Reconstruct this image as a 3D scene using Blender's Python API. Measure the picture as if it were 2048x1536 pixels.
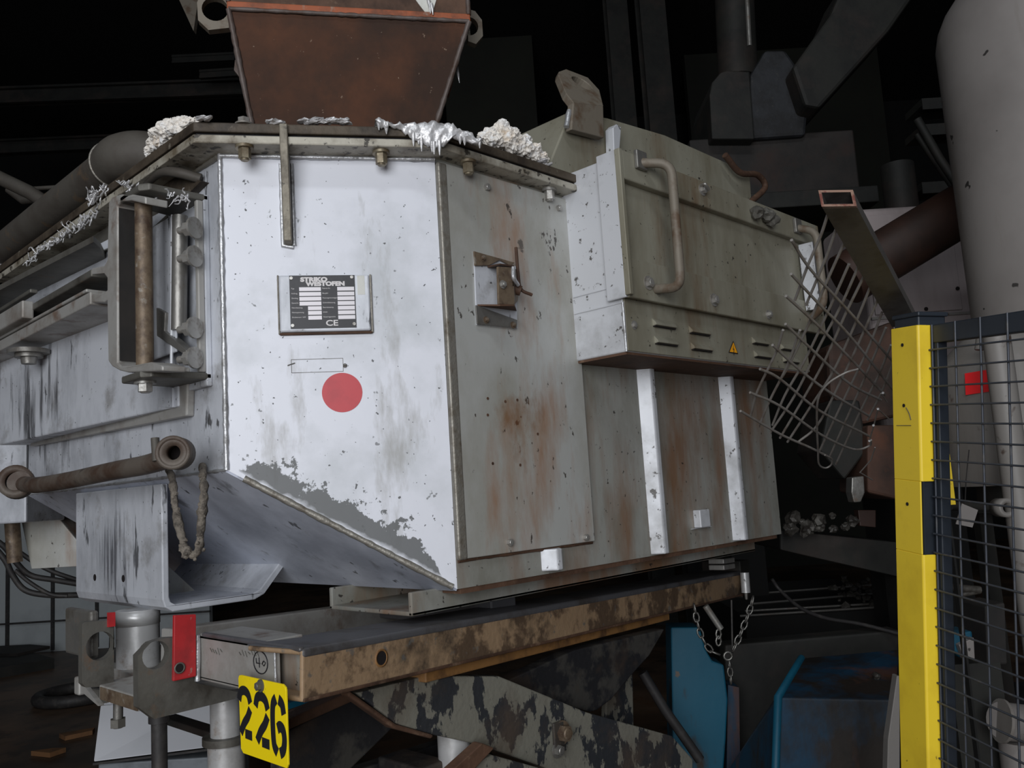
import bpy, bmesh, math, random
from mathutils import Vector as V, Matrix, noise as mnoise
from mathutils.geometry import tessellate_polygon
random.seed(7)
S = bpy.context.scene
for o in list(bpy.data.objects): bpy.data.objects.remove(o)
COL = S.collection

# ---------------------------------------------------------------- camera (surveyed from the vanishing points)
FPX, CX, CY = 1720.0, 1024.0, 768.0
CAM = V((0, 0, 1.55))
RC = Matrix(((0.71235324, 0.69909014, -0.06185334), (0.12846143, -0.04323819, 0.99077148), (0.68996415, -0.71372504, -0.12060699)))
cd = bpy.data.cameras.new('camera'); cam = bpy.data.objects.new('camera', cd); COL.objects.link(cam)
cd.sensor_width = 36; cd.lens = 36 * FPX / 2048; cd.clip_start = 0.02; cd.clip_end = 200
cam.matrix_world = Matrix.Translation(CAM) @ RC.transposed().to_4x4()
S.camera = cam
# ---------------------------------------------------------------- world, light, exposure
S.view_settings.view_transform = 'Standard'; S.view_settings.look = 'None'
S.view_settings.exposure = 0.0; S.view_settings.gamma = 1; S.view_settings.use_curve_mapping = False
W = bpy.data.worlds.new('hall_air'); S.world = W; W.use_nodes = True
W.node_tree.nodes['Background'].inputs[0].default_value = (.62, .74, 1, 1)
W.node_tree.nodes['Background'].inputs[1].default_value = 0.07
def area(name, loc, target, sx, sy, power, col):
    l = bpy.data.lights.new(name, 'AREA'); l.shape = 'RECTANGLE'; l.size = sx; l.size_y = sy; l.energy = power; l.color = col
    o = bpy.data.objects.new(name, l); COL.objects.link(o); o.location = loc
    o.rotation_euler = (V(target) - V(loc)).to_track_quat('-Z', 'Y').to_euler(); return o
area('hall_gate_daylight', (2.25, -3.8, 2.6), (-1.6, 1.3, 1.7), 4.4, 3.4, 305, (.955, .975, 1))
area('roof_skylight', (2.6, -2.3, 8.7), (-1.5, 1.2, 2.1), 3.4, .5, 120, (.9, .95, 1))

# ---------------------------------------------------------------- surveying helpers: a pixel of the 2048x1536 photograph -> a point on a known plane
def ray(px, py): return RC.transposed() @ V(((px - CX) / FPX, -(py - CY) / FPX, -1))
def at(px, py, ax, val):
    ax = 'XYZ'.index(ax); d = ray(px, py); return CAM + d * ((val - CAM[ax]) / d[ax])
def onp(px, py, p0, n):
    d = ray(px, py); return CAM + d * ((V(p0) - CAM).dot(n) / d.dot(n))
def dep(px, py, D): return CAM + ray(px, py) * D
FH = -RC.row[2].copy(); FH.z = 0; FH.normalize(); RV = V((FH.y, -FH.x, 0)); UZ = V((0, 0, 1))
def far(px, py, D):
    d = ray(px, py); return CAM + d * (D / d.dot(FH))

# ---------------------------------------------------------------- materials
def lin(c):
    f = lambda v: v / 12.92 if v <= .04045 else ((v + .055) / 1.055) ** 2.4
    return tuple(f(x / 255) for x in c) + (1,)
def M(name, base, rough=.5, metal=0., layers=(), bump=.15, bscale=40., extra=None, spots=()):
    m = bpy.data.materials.new(name); m.use_nodes = True; nt = m.node_tree; N = nt.nodes; L = nt.links
    b = N['Principled BSDF']; b.inputs['Roughness'].default_value = rough; b.inputs['Metallic'].default_value = metal
    tc = N.new('ShaderNodeTexCoord'); co = tc.outputs['Object']
    cur = N.new('ShaderNodeRGB'); cur.outputs[0].default_value = lin(base); cur = cur.outputs[0]
    rcur = None
    for (col, sc, lo, hi, st, det) in layers:
        mp = N.new('ShaderNodeMapping'); mp.inputs['Scale'].default_value = st; mp.inputs['Location'].default_value = (sc * .37, sc * .11, sc * .7); L.new(co, mp.inputs[0])
        n = N.new('ShaderNodeTexNoise'); n.inputs['Scale'].default_value = sc; n.inputs['Detail'].default_value = det; n.inputs['Roughness'].default_value = .62; L.new(mp.outputs[0], n.inputs['Vector'])
        r = N.new('ShaderNodeMapRange'); r.inputs[1].default_value = lo; r.inputs[2].default_value = hi; L.new(n.outputs[0], r.inputs[0])
        a = 1.0 if len(col) < 4 else col[3]; r.inputs[4].default_value = a
        mx = N.new('ShaderNodeMix'); mx.data_type = 'RGBA'; L.new(r.outputs[0], mx.inputs[0]); L.new(cur, mx.inputs[6]); mx.inputs[7].default_value = lin(col[:3]); cur = mx.outputs[2]
        if metal > 0:
            k = N.new('ShaderNodeMath'); k.operation = 'MULTIPLY_ADD'; L.new(r.outputs[0], k.inputs[0]); k.inputs[1].default_value = -.75 * metal
            if rcur is None: k.inputs[2].default_value = metal
            else: L.new(rcur, k.inputs[2])
            k.use_clamp = True; rcur = k.outputs[0]
    for (ce, ra, col, sc, lo, hi, st) in spots:
        mp = N.new('ShaderNodeMapping'); mp.inputs['Scale'].default_value = st; L.new(co, mp.inputs[0])
        n = N.new('ShaderNodeTexNoise'); n.inputs['Scale'].default_value = sc; n.inputs['Detail'].default_value = 6; n.inputs['Roughness'].default_value = .6; L.new(mp.outputs[0], n.inputs['Vector'])
        ds = N.new('ShaderNodeVectorMath'); ds.operation = 'DISTANCE'; L.new(co, ds.inputs[0]); ds.inputs[1].default_value = ce
        f = N.new('ShaderNodeMapRange'); f.inputs[1].default_value = 0; f.inputs[2].default_value = ra; f.inputs[3].default_value = .16; f.inputs[4].default_value = -.3; L.new(ds.outputs['Value'], f.inputs[0])
        ad = N.new('ShaderNodeMath'); ad.operation = 'ADD'; L.new(f.outputs[0], ad.inputs[0]); L.new(n.outputs[0], ad.inputs[1])
        r = N.new('ShaderNodeMapRange'); r.inputs[1].default_value = lo; r.inputs[2].default_value = hi; r.inputs[4].default_value = col[3]; L.new(ad.outputs[0], r.inputs[0])
        mx = N.new('ShaderNodeMix'); mx.data_type = 'RGBA'; L.new(r.outputs[0], mx.inputs[0]); L.new(cur, mx.inputs[6]); mx.inputs[7].default_value = lin(col[:3]); cur = mx.outputs[2]
    if extra: cur, rcur = extra(N, L, co, cur, rcur, metal)
    L.new(cur, b.inputs['Base Color'])
    if rcur is not None: L.new(rcur, b.inputs['Metallic'])
    if bump:
        n = N.new('ShaderNodeTexNoise'); n.inputs['Scale'].default_value = bscale; n.inputs['Detail'].default_value = 4; L.new(co, n.inputs['Vector'])
        bp = N.new('ShaderNodeBump'); bp.inputs['Strength'].default_value = bump; bp.inputs['Distance'].default_value = .006; L.new(n.outputs[0], bp.inputs['Height']); L.new(bp.outputs[0], b.inputs['Normal'])
    return m
A1 = (1, 1, 1); VS = (1, 1, .18)
SPK = ((45, 45, 46, .85), 75, .70, .73, A1, 2)
def stain(N, L, co, cur, rcur, metal):
    # worn grey patch with a ragged upper edge above the diagonal seam of the corner panel
    def mth(op, a, b=None, c=None, cl=False):
        k = N.new('ShaderNodeMath'); k.operation = op; k.use_clamp = cl
        for i, v in enumerate((a, b, c)):
            if v is None: continue
            if isinstance(v, (int, float)): k.inputs[i].default_value = v
            else: L.new(v, k.inputs[i])
        return k.outputs[0]
    sp = N.new('ShaderNodeSeparateXYZ'); L.new(co, sp.inputs[0]); x, y, z = sp.outputs
    t = mth('ADD', mth('MULTIPLY', mth('ADD', x, 1.723), .558), mth('MULTIPLY', mth('SUBTRACT', y, .8925), .83))
    d = mth('SUBTRACT', z, mth('MULTIPLY_ADD', t, -.6033, 1.627))
    n = N.new('ShaderNodeTexNoise'); n.inputs['Scale'].default_value = 22; n.inputs['Detail'].default_value = 9; n.inputs['Roughness'].default_value = .68; L.new(co, n.inputs['Vector'])
    h = mth('MULTIPLY', mth('SUBTRACT', n.outputs[0], .26), .30)
    env = mth('MULTIPLY', mth('MULTIPLY', mth('SUBTRACT', t, .01), 11, cl=True), mth('MULTIPLY', mth('SUBTRACT', .455, t), 16, cl=True))
    up = mth('MULTIPLY', mth('SUBTRACT', mth('MULTIPLY', h, env), d), 260, cl=True)
    n2 = N.new('ShaderNodeTexNoise'); n2.inputs['Scale'].default_value = 30; n2.inputs['Detail'].default_value = 6; L.new(co, n2.inputs['Vector'])
    lo = mth('MULTIPLY', mth('SUBTRACT', mth('ADD', d, mth('MULTIPLY', n2.outputs[0], .03)), .022), 90, cl=True)
    mk = mth('MULTIPLY', mth('MULTIPLY', up, lo), .92)
    mx = N.new('ShaderNodeMix'); mx.data_type = 'RGBA'; L.new(mk, mx.inputs[0]); L.new(cur, mx.inputs[6]); mx.inputs[7].default_value = lin((88, 90, 90))
    rc = mth('SUBTRACT', rcur if rcur is not None else metal, mth('MULTIPLY', mk, .5), cl=True)
    return mx.outputs[2], rc
MAT = {}
MAT['white'] = M('silver_paint_clean', (217, 219, 227), .5, .12, [((186, 190, 194, .8), 4, .48, .72, A1, 6), ((150, 148, 142, .6), 9, .60, .70, (1, 1, .3), 6), ((110, 112, 114, .8), 34, .685, .72, A1, 3), SPK], .05, 25, stain)
MAT['silver'] = M('silver_paint_soiled', (206, 209, 216), .45, .15, [((140, 143, 149, .8), 5, .47, .70, (1, 1, .5), 7), ((104, 98, 90, .6), 8, .56, .70, A1, 6), ((56, 56, 58, .85), 26, .63, .68, (1, 1, .22), 5), SPK], .12, 30, spots=[((-2.75, .82, 1.86), .42, (64, 64, 66, .85), 26, .52, .66, (1, 1, .12)), ((-2.32, .884, 1.45), .34, (78, 78, 84, .8), 34, .56, .68, (1.6, 1, .1)), ((-1.78, .89, 1.74), .10, (60, 58, 56, .85), 50, .63, .68, (1, 1, .4)), ((-2.15, .85, 1.93), .12, (86, 84, 80, .8), 18, .6, .68, (1, 1, .4))])
MAT['slope'] = M('silver_paint_under', (208, 213, 226), .36, .12, [((146, 151, 164, .9), 3, .42, .68, A1, 7), ((84, 84, 86, .7), 12, .60, .70, (1, .5, 1), 6), ((50, 50, 52, .85), 24, .66, .70, (1, .35, 1), 3)], .06, 20)
MAT['side'] = M('silver_paint_greenish', (166, 166, 160), .46, .25, [((112, 110, 98, .85), 5, .42, .66, (1, 1, .5), 7), ((122, 86, 58, .8), 5, .47, .64, (1, 1, .22), 7), ((46, 42, 38, .9), 52, .66, .69, A1, 3)], .08, 25)
MAT['cover'] = M('access_cover_paint', (186, 187, 184), .48, .2, [((146, 143, 132, .85), 4, .42, .68, (1, 1, .6), 7), ((146, 102, 68, .85), 5, .50, .66, (1, 1, .25), 8), ((54, 46, 40, .9), 48, .66, .69, (1, 1, .6), 4)], .06, 25, spots=[((-1.44, 1.665, 2.19), .13, (50, 42, 36, .9), 75, .63, .66, (1, 1, .5)), ((-1.44, 1.50, 1.72), .30, (128, 92, 60, .8), 9, .56, .70, (1, 1, .5)), ((-1.44, 1.40, 2.0), .16, (150, 116, 88, .7), 9, .58, .72, (1, 1, .5)), ((-1.44, 1.50, 1.68), .14, (96, 60, 36, .85), 40, .66, .71, (1, 1, .7)), ((-1.44, 1.33, 2.27), .05, (60, 58, 56, .8), 30, .6, .64, (1, 1, 1)), ((-1.44, 1.55, 2.16), .05, (70, 66, 62, .8), 26, .62, .66, (1, .4, 1))])
MAT['box'] = M('box_paint_olive', (150, 147, 132), .5, .15, [((104, 97, 78, .85), 4, .42, .66, (1, 1, .35), 7), ((102, 76, 48, .7), 7, .55, .70, (1, 1, .2), 7), ((44, 40, 34, .9), 60, .67, .70, A1, 3)], .06, 25)
MAT['boxside'] = M('box_side_paint', (208, 210, 215), .45, .2, [((150, 150, 150, .8), 6, .48, .70, A1, 7), ((62, 56, 50, .9), 40, .62, .66, A1, 5)], .08, 25)
MAT['greydark'] = M('dirty_steel', (112, 110, 104), .55, .5, [((64, 60, 54), 8, .42, .65, A1, 7), ((108, 78, 52, .8), 14, .6, .75, A1, 5)], .2, 45)
MAT['steel'] = M('worn_steel', (140, 138, 134), .45, .7, [((88, 84, 78), 10, .45, .68, A1, 6), ((104, 76, 54, .7), 18, .6, .75, A1, 4)], .18, 60)
MAT['flange'] = M('flange_steel', (128, 122, 110), .5, .5, [((70, 62, 50), 9, .42, .62, A1, 7), ((38, 34, 30, .9), 40, .6, .68, A1, 5)], .2, 50)
MAT['lid'] = M('lid_steel_brown', (86, 76, 64), .6, .3, [((50, 42, 34), 10, .42, .62, A1, 7), ((130, 124, 112, .7), 26, .62, .7, A1, 5)], .3, 50)
MAT['flangewhite'] = M('flange_pale_edge', (176, 171, 158), .5, .2, [((104, 94, 78), 8, .45, .62, A1, 7), ((44, 38, 32, .9), 40, .57, .63, A1, 5)], .15, 50)
MAT['weld'] = M('weld_bead', (196, 197, 200), .4, .6, [((110, 108, 104), 22, .5, .7, A1, 5)], .3, 120)
MAT['weldgrey'] = M('weld_bead_grey', (146, 142, 134), .5, .5, [((90, 80, 66), 22, .5, .7, A1, 5)], .3, 120)
MAT['bolt'] = M('zinc_bolt', (148, 138, 118), .4, .6, [((92, 76, 54), 30, .45, .7, A1, 4)], .1, 90)
MAT['boltgrey'] = M('grey_bolt', (168, 166, 162), .4, .6, [((112, 106, 98), 30, .5, .7, A1, 4)], .1, 90)
MAT['rustpin'] = M('rusty_pin', (122, 106, 88), .55, .3, [((76, 60, 48), 30, .42, .65, A1, 6), ((150, 146, 138, .6), 40, .6, .7, A1, 3)], .2, 70)
MAT['rust'] = M('rust_brown', (92, 66, 50), .75, .0, [((62, 42, 30), 9, .42, .65, A1, 7), ((128, 104, 84, .7), 22, .6, .72, A1, 5)], .25, 60)
MAT['hopper'] = M('hopper_rust', (88, 52, 31), .82, .0, [((52, 32, 20), 3, .4, .62, A1, 6), ((56, 36, 24, .7), 6, .50, .66, A1, 7), ((168, 146, 126, .5), 40, .69, .73, A1, 3)], .08, 40)
MAT['orange'] = M('orange_primer', (160, 84, 48), .6, 0, [((104, 60, 38), 12, .45, .65, A1, 6), ((150, 136, 122, .7), 30, .6, .7, A1, 4)], .1, 40)
MAT['hopgrey'] = M('hopper_seam_steel', (98, 88, 84), .55, .2, [((72, 54, 44), 14, .45, .65, A1, 5)], .1, 40)
MAT['luggrey'] = M('lug_primer', (120, 112, 100), .6, .1, [((94, 76, 60), 14, .5, .65, A1, 5)], .1, 40)
MAT['frame'] = M('frame_steel', (168, 166, 162), .5, .3, [((120, 112, 104, .8), 8, .48, .68, A1, 6), ((102, 78, 62, .8), 11, .58, .7, A1, 5)], .1, 45)
MAT['beam'] = M('beam_peeling_paint', (156, 130, 102), .6, .05, [((92, 74, 58), 10, .47, .55, A1, 9), ((62, 52, 44, .9), 4, .54, .62, A1, 9), ((96, 96, 94, .7), 28, .62, .68, A1, 4)], .25, 55)
MAT['beamtop'] = M('beam_top_steel', (104, 104, 108), .45, .4, [((70, 66, 64), 9, .48, .66, A1, 6)], .1, 45)
MAT['orangebar'] = M('ochre_bar', (146, 106, 62), .6, 0, [((92, 66, 44), 12, .46, .64, A1, 6)], .15, 50)
MAT['scissor'] = M('scissor_peeling', (122, 120, 110), .6, .1, [((44, 46, 50), 15, .505, .53, (1, 1, .6), 12), ((84, 70, 58, .6), 4, .52, .66, A1, 6)], .25, 60)
MAT['scissordark'] = M('scissor_dark', (62, 60, 57), .6, .1, [((30, 30, 33), 8, .44, .52, A1, 8), ((70, 56, 44, .6), 5, .52, .66, A1, 6)], .2, 60)
MAT['rededge'] = M('red_paint', (176, 40, 44), .5, 0, [((120, 36, 38, .8), 10, .5, .7, A1, 5), ((140, 120, 112, .7), 46, .68, .72, A1, 3)], .08, 45)
MAT['reddot'] = M('red_sticker', (196, 62, 70), .45, 0, [((176, 56, 64, .6), 20, .5, .7, A1, 3)], .03, 45)
MAT['redlabel'] = M('red_label', (236, 20, 26), .4, 0, (), 0)
MAT['yellow'] = M('yellow_guard', (236, 204, 52), .4, 0, [((206, 172, 44, .7), 6, .5, .72, A1, 5), ((120, 96, 40, .7), 40, .70, .74, A1, 3)], .03, 30)
MAT['signyellow'] = M('yellow_plate', (250, 222, 20), .4, 0, [((220, 188, 24, .7), 9, .55, .75, A1, 5), ((90, 76, 40, .6), 60, .70, .74, A1, 3)], .03, 30)
MAT['stencil'] = M('black_stencil', (28, 28, 32), .6, 0, (), .03)
MAT['black'] = M('black_print', (34, 34, 40), .45, 0, [((52, 52, 56, .6), 20, .5, .7, A1, 3)], .02)
MAT['print'] = M('pale_print', (214, 210, 210), .5, 0, (), 0)
MAT['field'] = M('plate_field', (206, 202, 206), .4, .2, (), 0)
MAT['sticker'] = M('paper_sticker', (212, 212, 206), .6, 0, [((184, 182, 172, .7), 30, .5, .7, A1, 3)], 0)
MAT['fence'] = M('fence_charcoal', (40, 46, 54), .45, .1, [((30, 34, 40, .8), 12, .5, .7, A1, 3)], .04, 50)
MAT['wire'] = M('mesh_wire', (66, 70, 78), .45, .3, [((90, 88, 86, .7), 30, .55, .7, A1, 3)], 0)
MAT['oldwire'] = M('old_mesh_wire', (132, 128, 124), .5, .2, [((98, 88, 80), 20, .5, .7, A1, 4)], 0)
MAT['tube'] = M('square_tube_dark', (74, 71, 68), .5, .1, [((54, 50, 48), 14, .45, .65, A1, 5)], .08, 60)
MAT['tubeend'] = M('tube_cut_end', (150, 120, 104), .5, .3, [((110, 60, 50), 60, .45, .6, A1, 3)], 0)
MAT['darkhole'] = M('dark_inside', (18, 10, 10), .9, 0, (), 0)
MAT['tank'] = M('tank_grey_paint', (136, 131, 128), .5, 0, [((118, 113, 110, .8), 2.2, .4, .68, A1, 5), ((116, 108, 100, .6), 9, .58, .74, VS, 5), ((48, 46, 44, .95), 17, .715, .73, A1, 2)], .04, 20)
MAT['tank2'] = M('vessel_grey_paint', (130, 126, 122), .5, 0, [((100, 93, 86, .8), 4, .45, .68, VS, 6), ((70, 52, 42, .9), 10, .64, .70, A1, 6)], .05, 25)
MAT['brownpipe'] = M('brown_pipe_paint', (58, 38, 30), .55, 0, [((40, 28, 23), 4, .42, .65, A1, 5)], .04, 30)
MAT['cabinet'] = M('cabinet_dusty_pink', (160, 149, 148), .5, 0, [((128, 117, 114, .7), 4, .45, .7, VS, 5)], .03, 25)
MAT['whitecab'] = M('white_cabinet', (238, 240, 246), .3, 0, [((222, 226, 232, .6), 3, .5, .7, A1, 3)], 0)
MAT['cabgrey'] = M('cabinet_grey', (128, 134, 140), .45, .1, [((90, 94, 98, .7), 8, .5, .7, A1, 4)], .04)
MAT['darkmach'] = M('sooty_machine', (33, 33, 29), .7, 0, [((22, 22, 20), 5, .42, .62, A1, 7), ((64, 50, 44, .5), 3, .5, .7, A1, 5)], .2, 25)
MAT['darkmach2'] = M('sooty_machine_blue', (38, 40, 44), .65, 0, [((25, 25, 27), 7, .42, .6, A1, 7), ((62, 60, 57, .6), 30, .64, .7, A1, 4)], .25, 30)
MAT['sootrust'] = M('sooty_rust', (43, 38, 35), .75, 0, [((28, 27, 26), 4, .42, .62, A1, 6), ((54, 35, 28, .6), 3.4, .55, .7, A1, 6)], .2, 25)
MAT['gearrust'] = M('gear_housing_rust', (84, 58, 46), .7, 0, [((52, 40, 34), 4, .42, .62, A1, 7), ((112, 66, 42, .6), 6, .56, .7, A1, 6)], .2, 30)
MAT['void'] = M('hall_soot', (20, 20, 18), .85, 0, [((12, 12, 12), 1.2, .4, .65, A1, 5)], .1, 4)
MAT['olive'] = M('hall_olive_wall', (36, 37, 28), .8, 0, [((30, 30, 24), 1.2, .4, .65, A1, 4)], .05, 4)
MAT['floor'] = M('hall_floor_oily', (108, 86, 68), .5, 0, [((58, 48, 40), 1.1, .4, .62, A1, 7), ((96, 64, 40, .6), 2.2, .58, .72, A1, 6), ((26, 24, 22, .8), 5, .55, .7, A1, 6)], .2, 9)
MAT['whitewall'] = M('white_wall_panel', (180, 186, 188), .5, 0, [((146, 150, 154, .7), 1.5, .45, .7, A1, 5)], .02, 8)
MAT['blue'] = M('blue_machine_paint', (12, 84, 108), .5, 0, [((10, 62, 84, .8), 3, .45, .65, VS, 6), ((48, 40, 34), 6, .56, .64, (1, 1, .35), 7), ((120, 92, 60, .7), 14, .66, .70, A1, 5)], .08, 30)
MAT['bluedark'] = M('blue_machine_soiled', (12, 52, 76), .55, 0, [((36, 30, 26), 3.2, .47, .56, (1, 1, .45), 8), ((80, 50, 34, .8), 5, .56, .66, (1, 1, .3), 7), ((22, 20, 19), 2.4, .52, .64, A1, 6)], .15, 30)
MAT['cable'] = M('black_cable', (46, 44, 44), .6, 0, [((74, 70, 66, .7), 20, .5, .7, A1, 4)], .1, 60)
MAT['wool'] = M('ceramic_wool', (236, 230, 222), .95, 0, [((206, 186, 160), 20, .55, .72, A1, 5), ((240, 240, 240), 40, .5, .65, A1, 4)], .8, 130)
MAT['alu'] = M('frozen_aluminium', (214, 213, 214), .38, .4, [((160, 160, 162), 22, .5, .7, A1, 4)], .5, 60)
MAT['encrust'] = M('dusty_encrusted_rope', (124, 116, 106), .9, 0, [((78, 72, 66), 40, .45, .6, A1, 5)], .8, 120)
MAT['pipe'] = M('dusty_pipe', (84, 80, 74), .65, .1, [((70, 64, 58), 7, .42, .65, A1, 6), ((112, 88, 62, .6), 12, .6, .72, A1, 5)], .12, 50)
MAT['hosepipe'] = M('burner_pipe_steel', (100, 92, 84), .6, .15, [((72, 56, 46), 9, .42, .62, A1, 6), ((60, 54, 50), 18, .6, .72, A1, 5)], .15, 60)
MAT['chrome'] = M('silver_cylinder', (200, 200, 200), .36, .35, [((150, 148, 146), 9, .45, .7, A1, 5), ((120, 92, 66, .8), 13, .6, .72, A1, 5), ((60, 58, 56, .9), 34, .66, .71, A1, 4)], .1, 40)
MAT['chain'] = M('chain_steel', (120, 118, 114), .4, .8, (), 0)
MAT['scale'] = M('metal_scrap', (84, 81, 76), .5, .3, [((44, 40, 36), 20, .45, .6, A1, 5)], .4, 60)
MAT['warn'] = M('warning_yellow', (250, 170, 20), .5, 0, (), 0)
MAT['ochre'] = M('warm_board', (120, 84, 52), .8, 0, [((84, 60, 40), 6, .45, .65, A1, 5)], .1)

# ---------------------------------------------------------------- mesh builder
class G:
    def __init__(s): s.v = []; s.f = []; s.sm = []
    def add(s, vs, fs, smooth=False):
        b = len(s.v); s.v += [V(p) for p in vs]; s.f += [[b + i for i in f] for f in fs]; s.sm += [smooth] * len(fs); return s
    def obox(s, o, a, b, c):
        o, a, b, c = V(o), V(a), V(b), V(c)
        vs = [o, o + a, o + a + b, o + b, o + c, o + a + c, o + a + b + c, o + b + c]
        return s.add(vs, [(0, 3, 2, 1), (4, 5, 6, 7), (0, 1, 5, 4), (1, 2, 6, 5), (2, 3, 7, 6), (3, 0, 4, 7)])
    def box(s, a, b):
        a, b = V(a), V(b); d = b - a
        return s.obox(a, (d.x, 0, 0), (0, d.y, 0), (0, 0, d.z))
    def prism(s, loops, off):
        if not isinstance(loops[0], (list,)): loops = [list(loops)]
        off = V(off); loops = [[V(p) for p in l] for l in loops]; tris = tessellate_polygon(loops)
        flat = [p for l in loops for p in l]; n = len(flat)
        vs = flat + [p + off for p in flat]; fs = [list(t) for t in tris] + [[i + n for i in reversed(t)] for t in tris]
        b = 0
        for l in loops:
            k = len(l)
            for i in range(k):
                j = (i + 1) % k; fs.append([b + i, b + j, b + j + n, b + i + n])
            b += k
        return s.add(vs, fs)
    def hull(s, bot, top):
        n = len(bot); fs = [list(range(n))[::-1], [n + i for i in range(n)]]
        fs += [[i, (i + 1) % n, n + (i + 1) % n, n + i] for i in range(n)]
        return s.add(list(bot) + list(top), fs)
    def tube(s, path, r, n=10, cap=True, close=False):
        P = [V(p) for p in path]; rs = r if isinstance(r, (list, tuple)) else [r] * len(P); k = len(P); rings = []
        up = None
        for i in range(k):
            if close: t = P[(i + 1) % k] - P[i - 1]
            else: t = P[min(i + 1, k - 1)] - P[max(i - 1, 0)]
            if t.length < 1e-9: t = V((0, 0, 1))
            t.normalize()
            if up is None: up = V((0, 0, 1)) if abs(t.z) < .9 else V((1, 0, 0))
            a = t.cross(up)
            if a.length < 1e-6: a = t.orthogonal()
            a.normalize(); b = a.cross(t); up = b
            rings.append([P[i] + (a * math.cos(q * 2 * math.pi / n) + b * math.sin(q * 2 * math.pi / n)) * rs[i] for q in range(n)])
        vs = [p for q in rings for p in q]; fs = []
        for i in range(k if close else k - 1):
            j = (i + 1) % k
            for q in range(n): w = (q + 1) % n; fs.append((i * n + q, i * n + w, j * n + w, j * n + q))
        s.add(vs, fs, True)
        if cap and not close:
            s.add(rings[0], [list(range(n))]); s.add(rings[-1], [list(range(n))[::-1]])
        return s
    def cyl(s, a, b, r, r2=None, n=24): return s.tube([a, b], [r, r if r2 is None else r2], n)
    def ring(s, c, ax, ro, ri, h, n=28):
        c = V(c); ax = V(ax).normalized(); u = ax.orthogonal().normalized(); w = ax.cross(u); vs = []
        for (r, z) in ((ro, 0), (ro, h), (ri, h), (ri, 0)):
            vs += [c + ax * z + (u * math.cos(q * 2 * math.pi / n) + w * math.sin(q * 2 * math.pi / n)) * r for q in range(n)]
        fs = []
        for k in range(4):
            for q in range(n): j = (q + 1) % n; m = (k + 1) % 4; fs.append((k * n + q, k * n + j, m * n + j, m * n + q))
        return s.add(vs, fs, True)
    def blob(s, c, r, sub=3, amp=.5, freq=9, sq=(1, 1, 1), seed=0):
        bm = bmesh.new(); bmesh.ops.create_icosphere(bm, subdivisions=sub, radius=1); c = V(c)
        vs = []
        for v in bm.verts:
            d = v.co.normalized(); k = 1 + amp * mnoise.noise(d * freq * .25 + V((seed, seed * 2, 0))) + amp * .6 * mnoise.noise(d * freq + V((seed, 0, 0)))
            vs.append(c + V((d.x * sq[0], d.y * sq[1], d.z * sq[2])) * r * k)
        fs = [[v.index for v in f.verts] for f in bm.faces]; bm.free()
        return s.add(vs, fs, False)
    def mesh(s, name):
        m = bpy.data.meshes.new(name); m.from_pydata([tuple(p) for p in s.v], [], [tuple(f) for f in s.f])
        m.polygons.foreach_set('use_smooth', s.sm)
        bm = bmesh.new(); bm.from_mesh(m); bmesh.ops.recalc_face_normals(bm, faces=bm.faces); bm.to_mesh(m); bm.free(); m.update(); return m
    def build(s, name, mat, parent=None, bevel=0, seg=2):
        return link(name, s.mesh(name), mat, parent, bevel, seg)
def wm(o):
    return Matrix.Translation(o.location) if o.type == 'EMPTY' else Matrix.Identity(4)
def link(name, me, mat, parent=None, bevel=0, seg=2, mw=None):
    o = bpy.data.objects.new(name, me); COL.objects.link(o)
    if mat and not me.materials: me.materials.append(MAT[mat])
    if mw is not None: o.matrix_world = mw
    if parent is not None:
        o.parent = parent; o.matrix_parent_inverse = wm(parent).inverted()
    if bevel:
        b = o.modifiers.new('edge', 'BEVEL'); b.width = bevel; b.segments = seg; b.limit_method = 'ANGLE'; b.angle_limit = .7
    return o
def tag(o, label, cat, group=None):
    o['label'] = label; o['category'] = cat
    if group: o['group'] = group
    return o
def thing(name, loc, label, cat, group=None):
    o = bpy.data.objects.new(name, None); COL.objects.link(o); o.location = loc; o.empty_display_size = .05
    return tag(o, label, cat, group)
def struct(o): o['kind'] = 'structure'; return o
def bev(path, r, k=5):
    P = [V(p) for p in path]; out = [P[0]]
    for i in range(1, len(P) - 1):
        a, b, c = P[i - 1], P[i], P[i + 1]; d1 = (a - b); d2 = (c - b); q = min(r, d1.length * .45, d2.length * .45)
        p1 = b + d1.normalized() * q; p2 = b + d2.normalized() * q
        for j in range(k + 1): t = j / k; out.append(p1 * (1 - t) ** 2 + b * 2 * t * (1 - t) + p2 * t * t)
    return out + [P[-1]]
def spline(P, n=8):
    P = [V(p) for p in P]; Q = [P[0] * 2 - P[1]] + P + [P[-1] * 2 - P[-2]]; out = []
    for i in range(1, len(Q) - 2):
        for j in range(n):
            t = j / n; a, b, c, d = Q[i - 1], Q[i], Q[i + 1], Q[i + 2]
            out.append(.5 * ((2 * b) + (c - a) * t + (2 * a - 5 * b + 4 * c - d) * t * t + (3 * b - a - 3 * c + d) * t ** 3))
    return out + [P[-1]]
def weld(name, path, r, mat, parent, step=.012):
    P = [V(p) for p in path]; pts = []; rs = []
    for a, b in zip(P[:-1], P[1:]):
        k = max(2, int((b - a).length / step))
        for j in range(k): pts.append(a.lerp(b, j / k)); rs.append(r * (.82 + .36 * random.random()))
    pts.append(P[-1]); rs.append(r)
    return G().tube(pts, rs, 7).build(name, mat, parent)
_bm = {}
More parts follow.
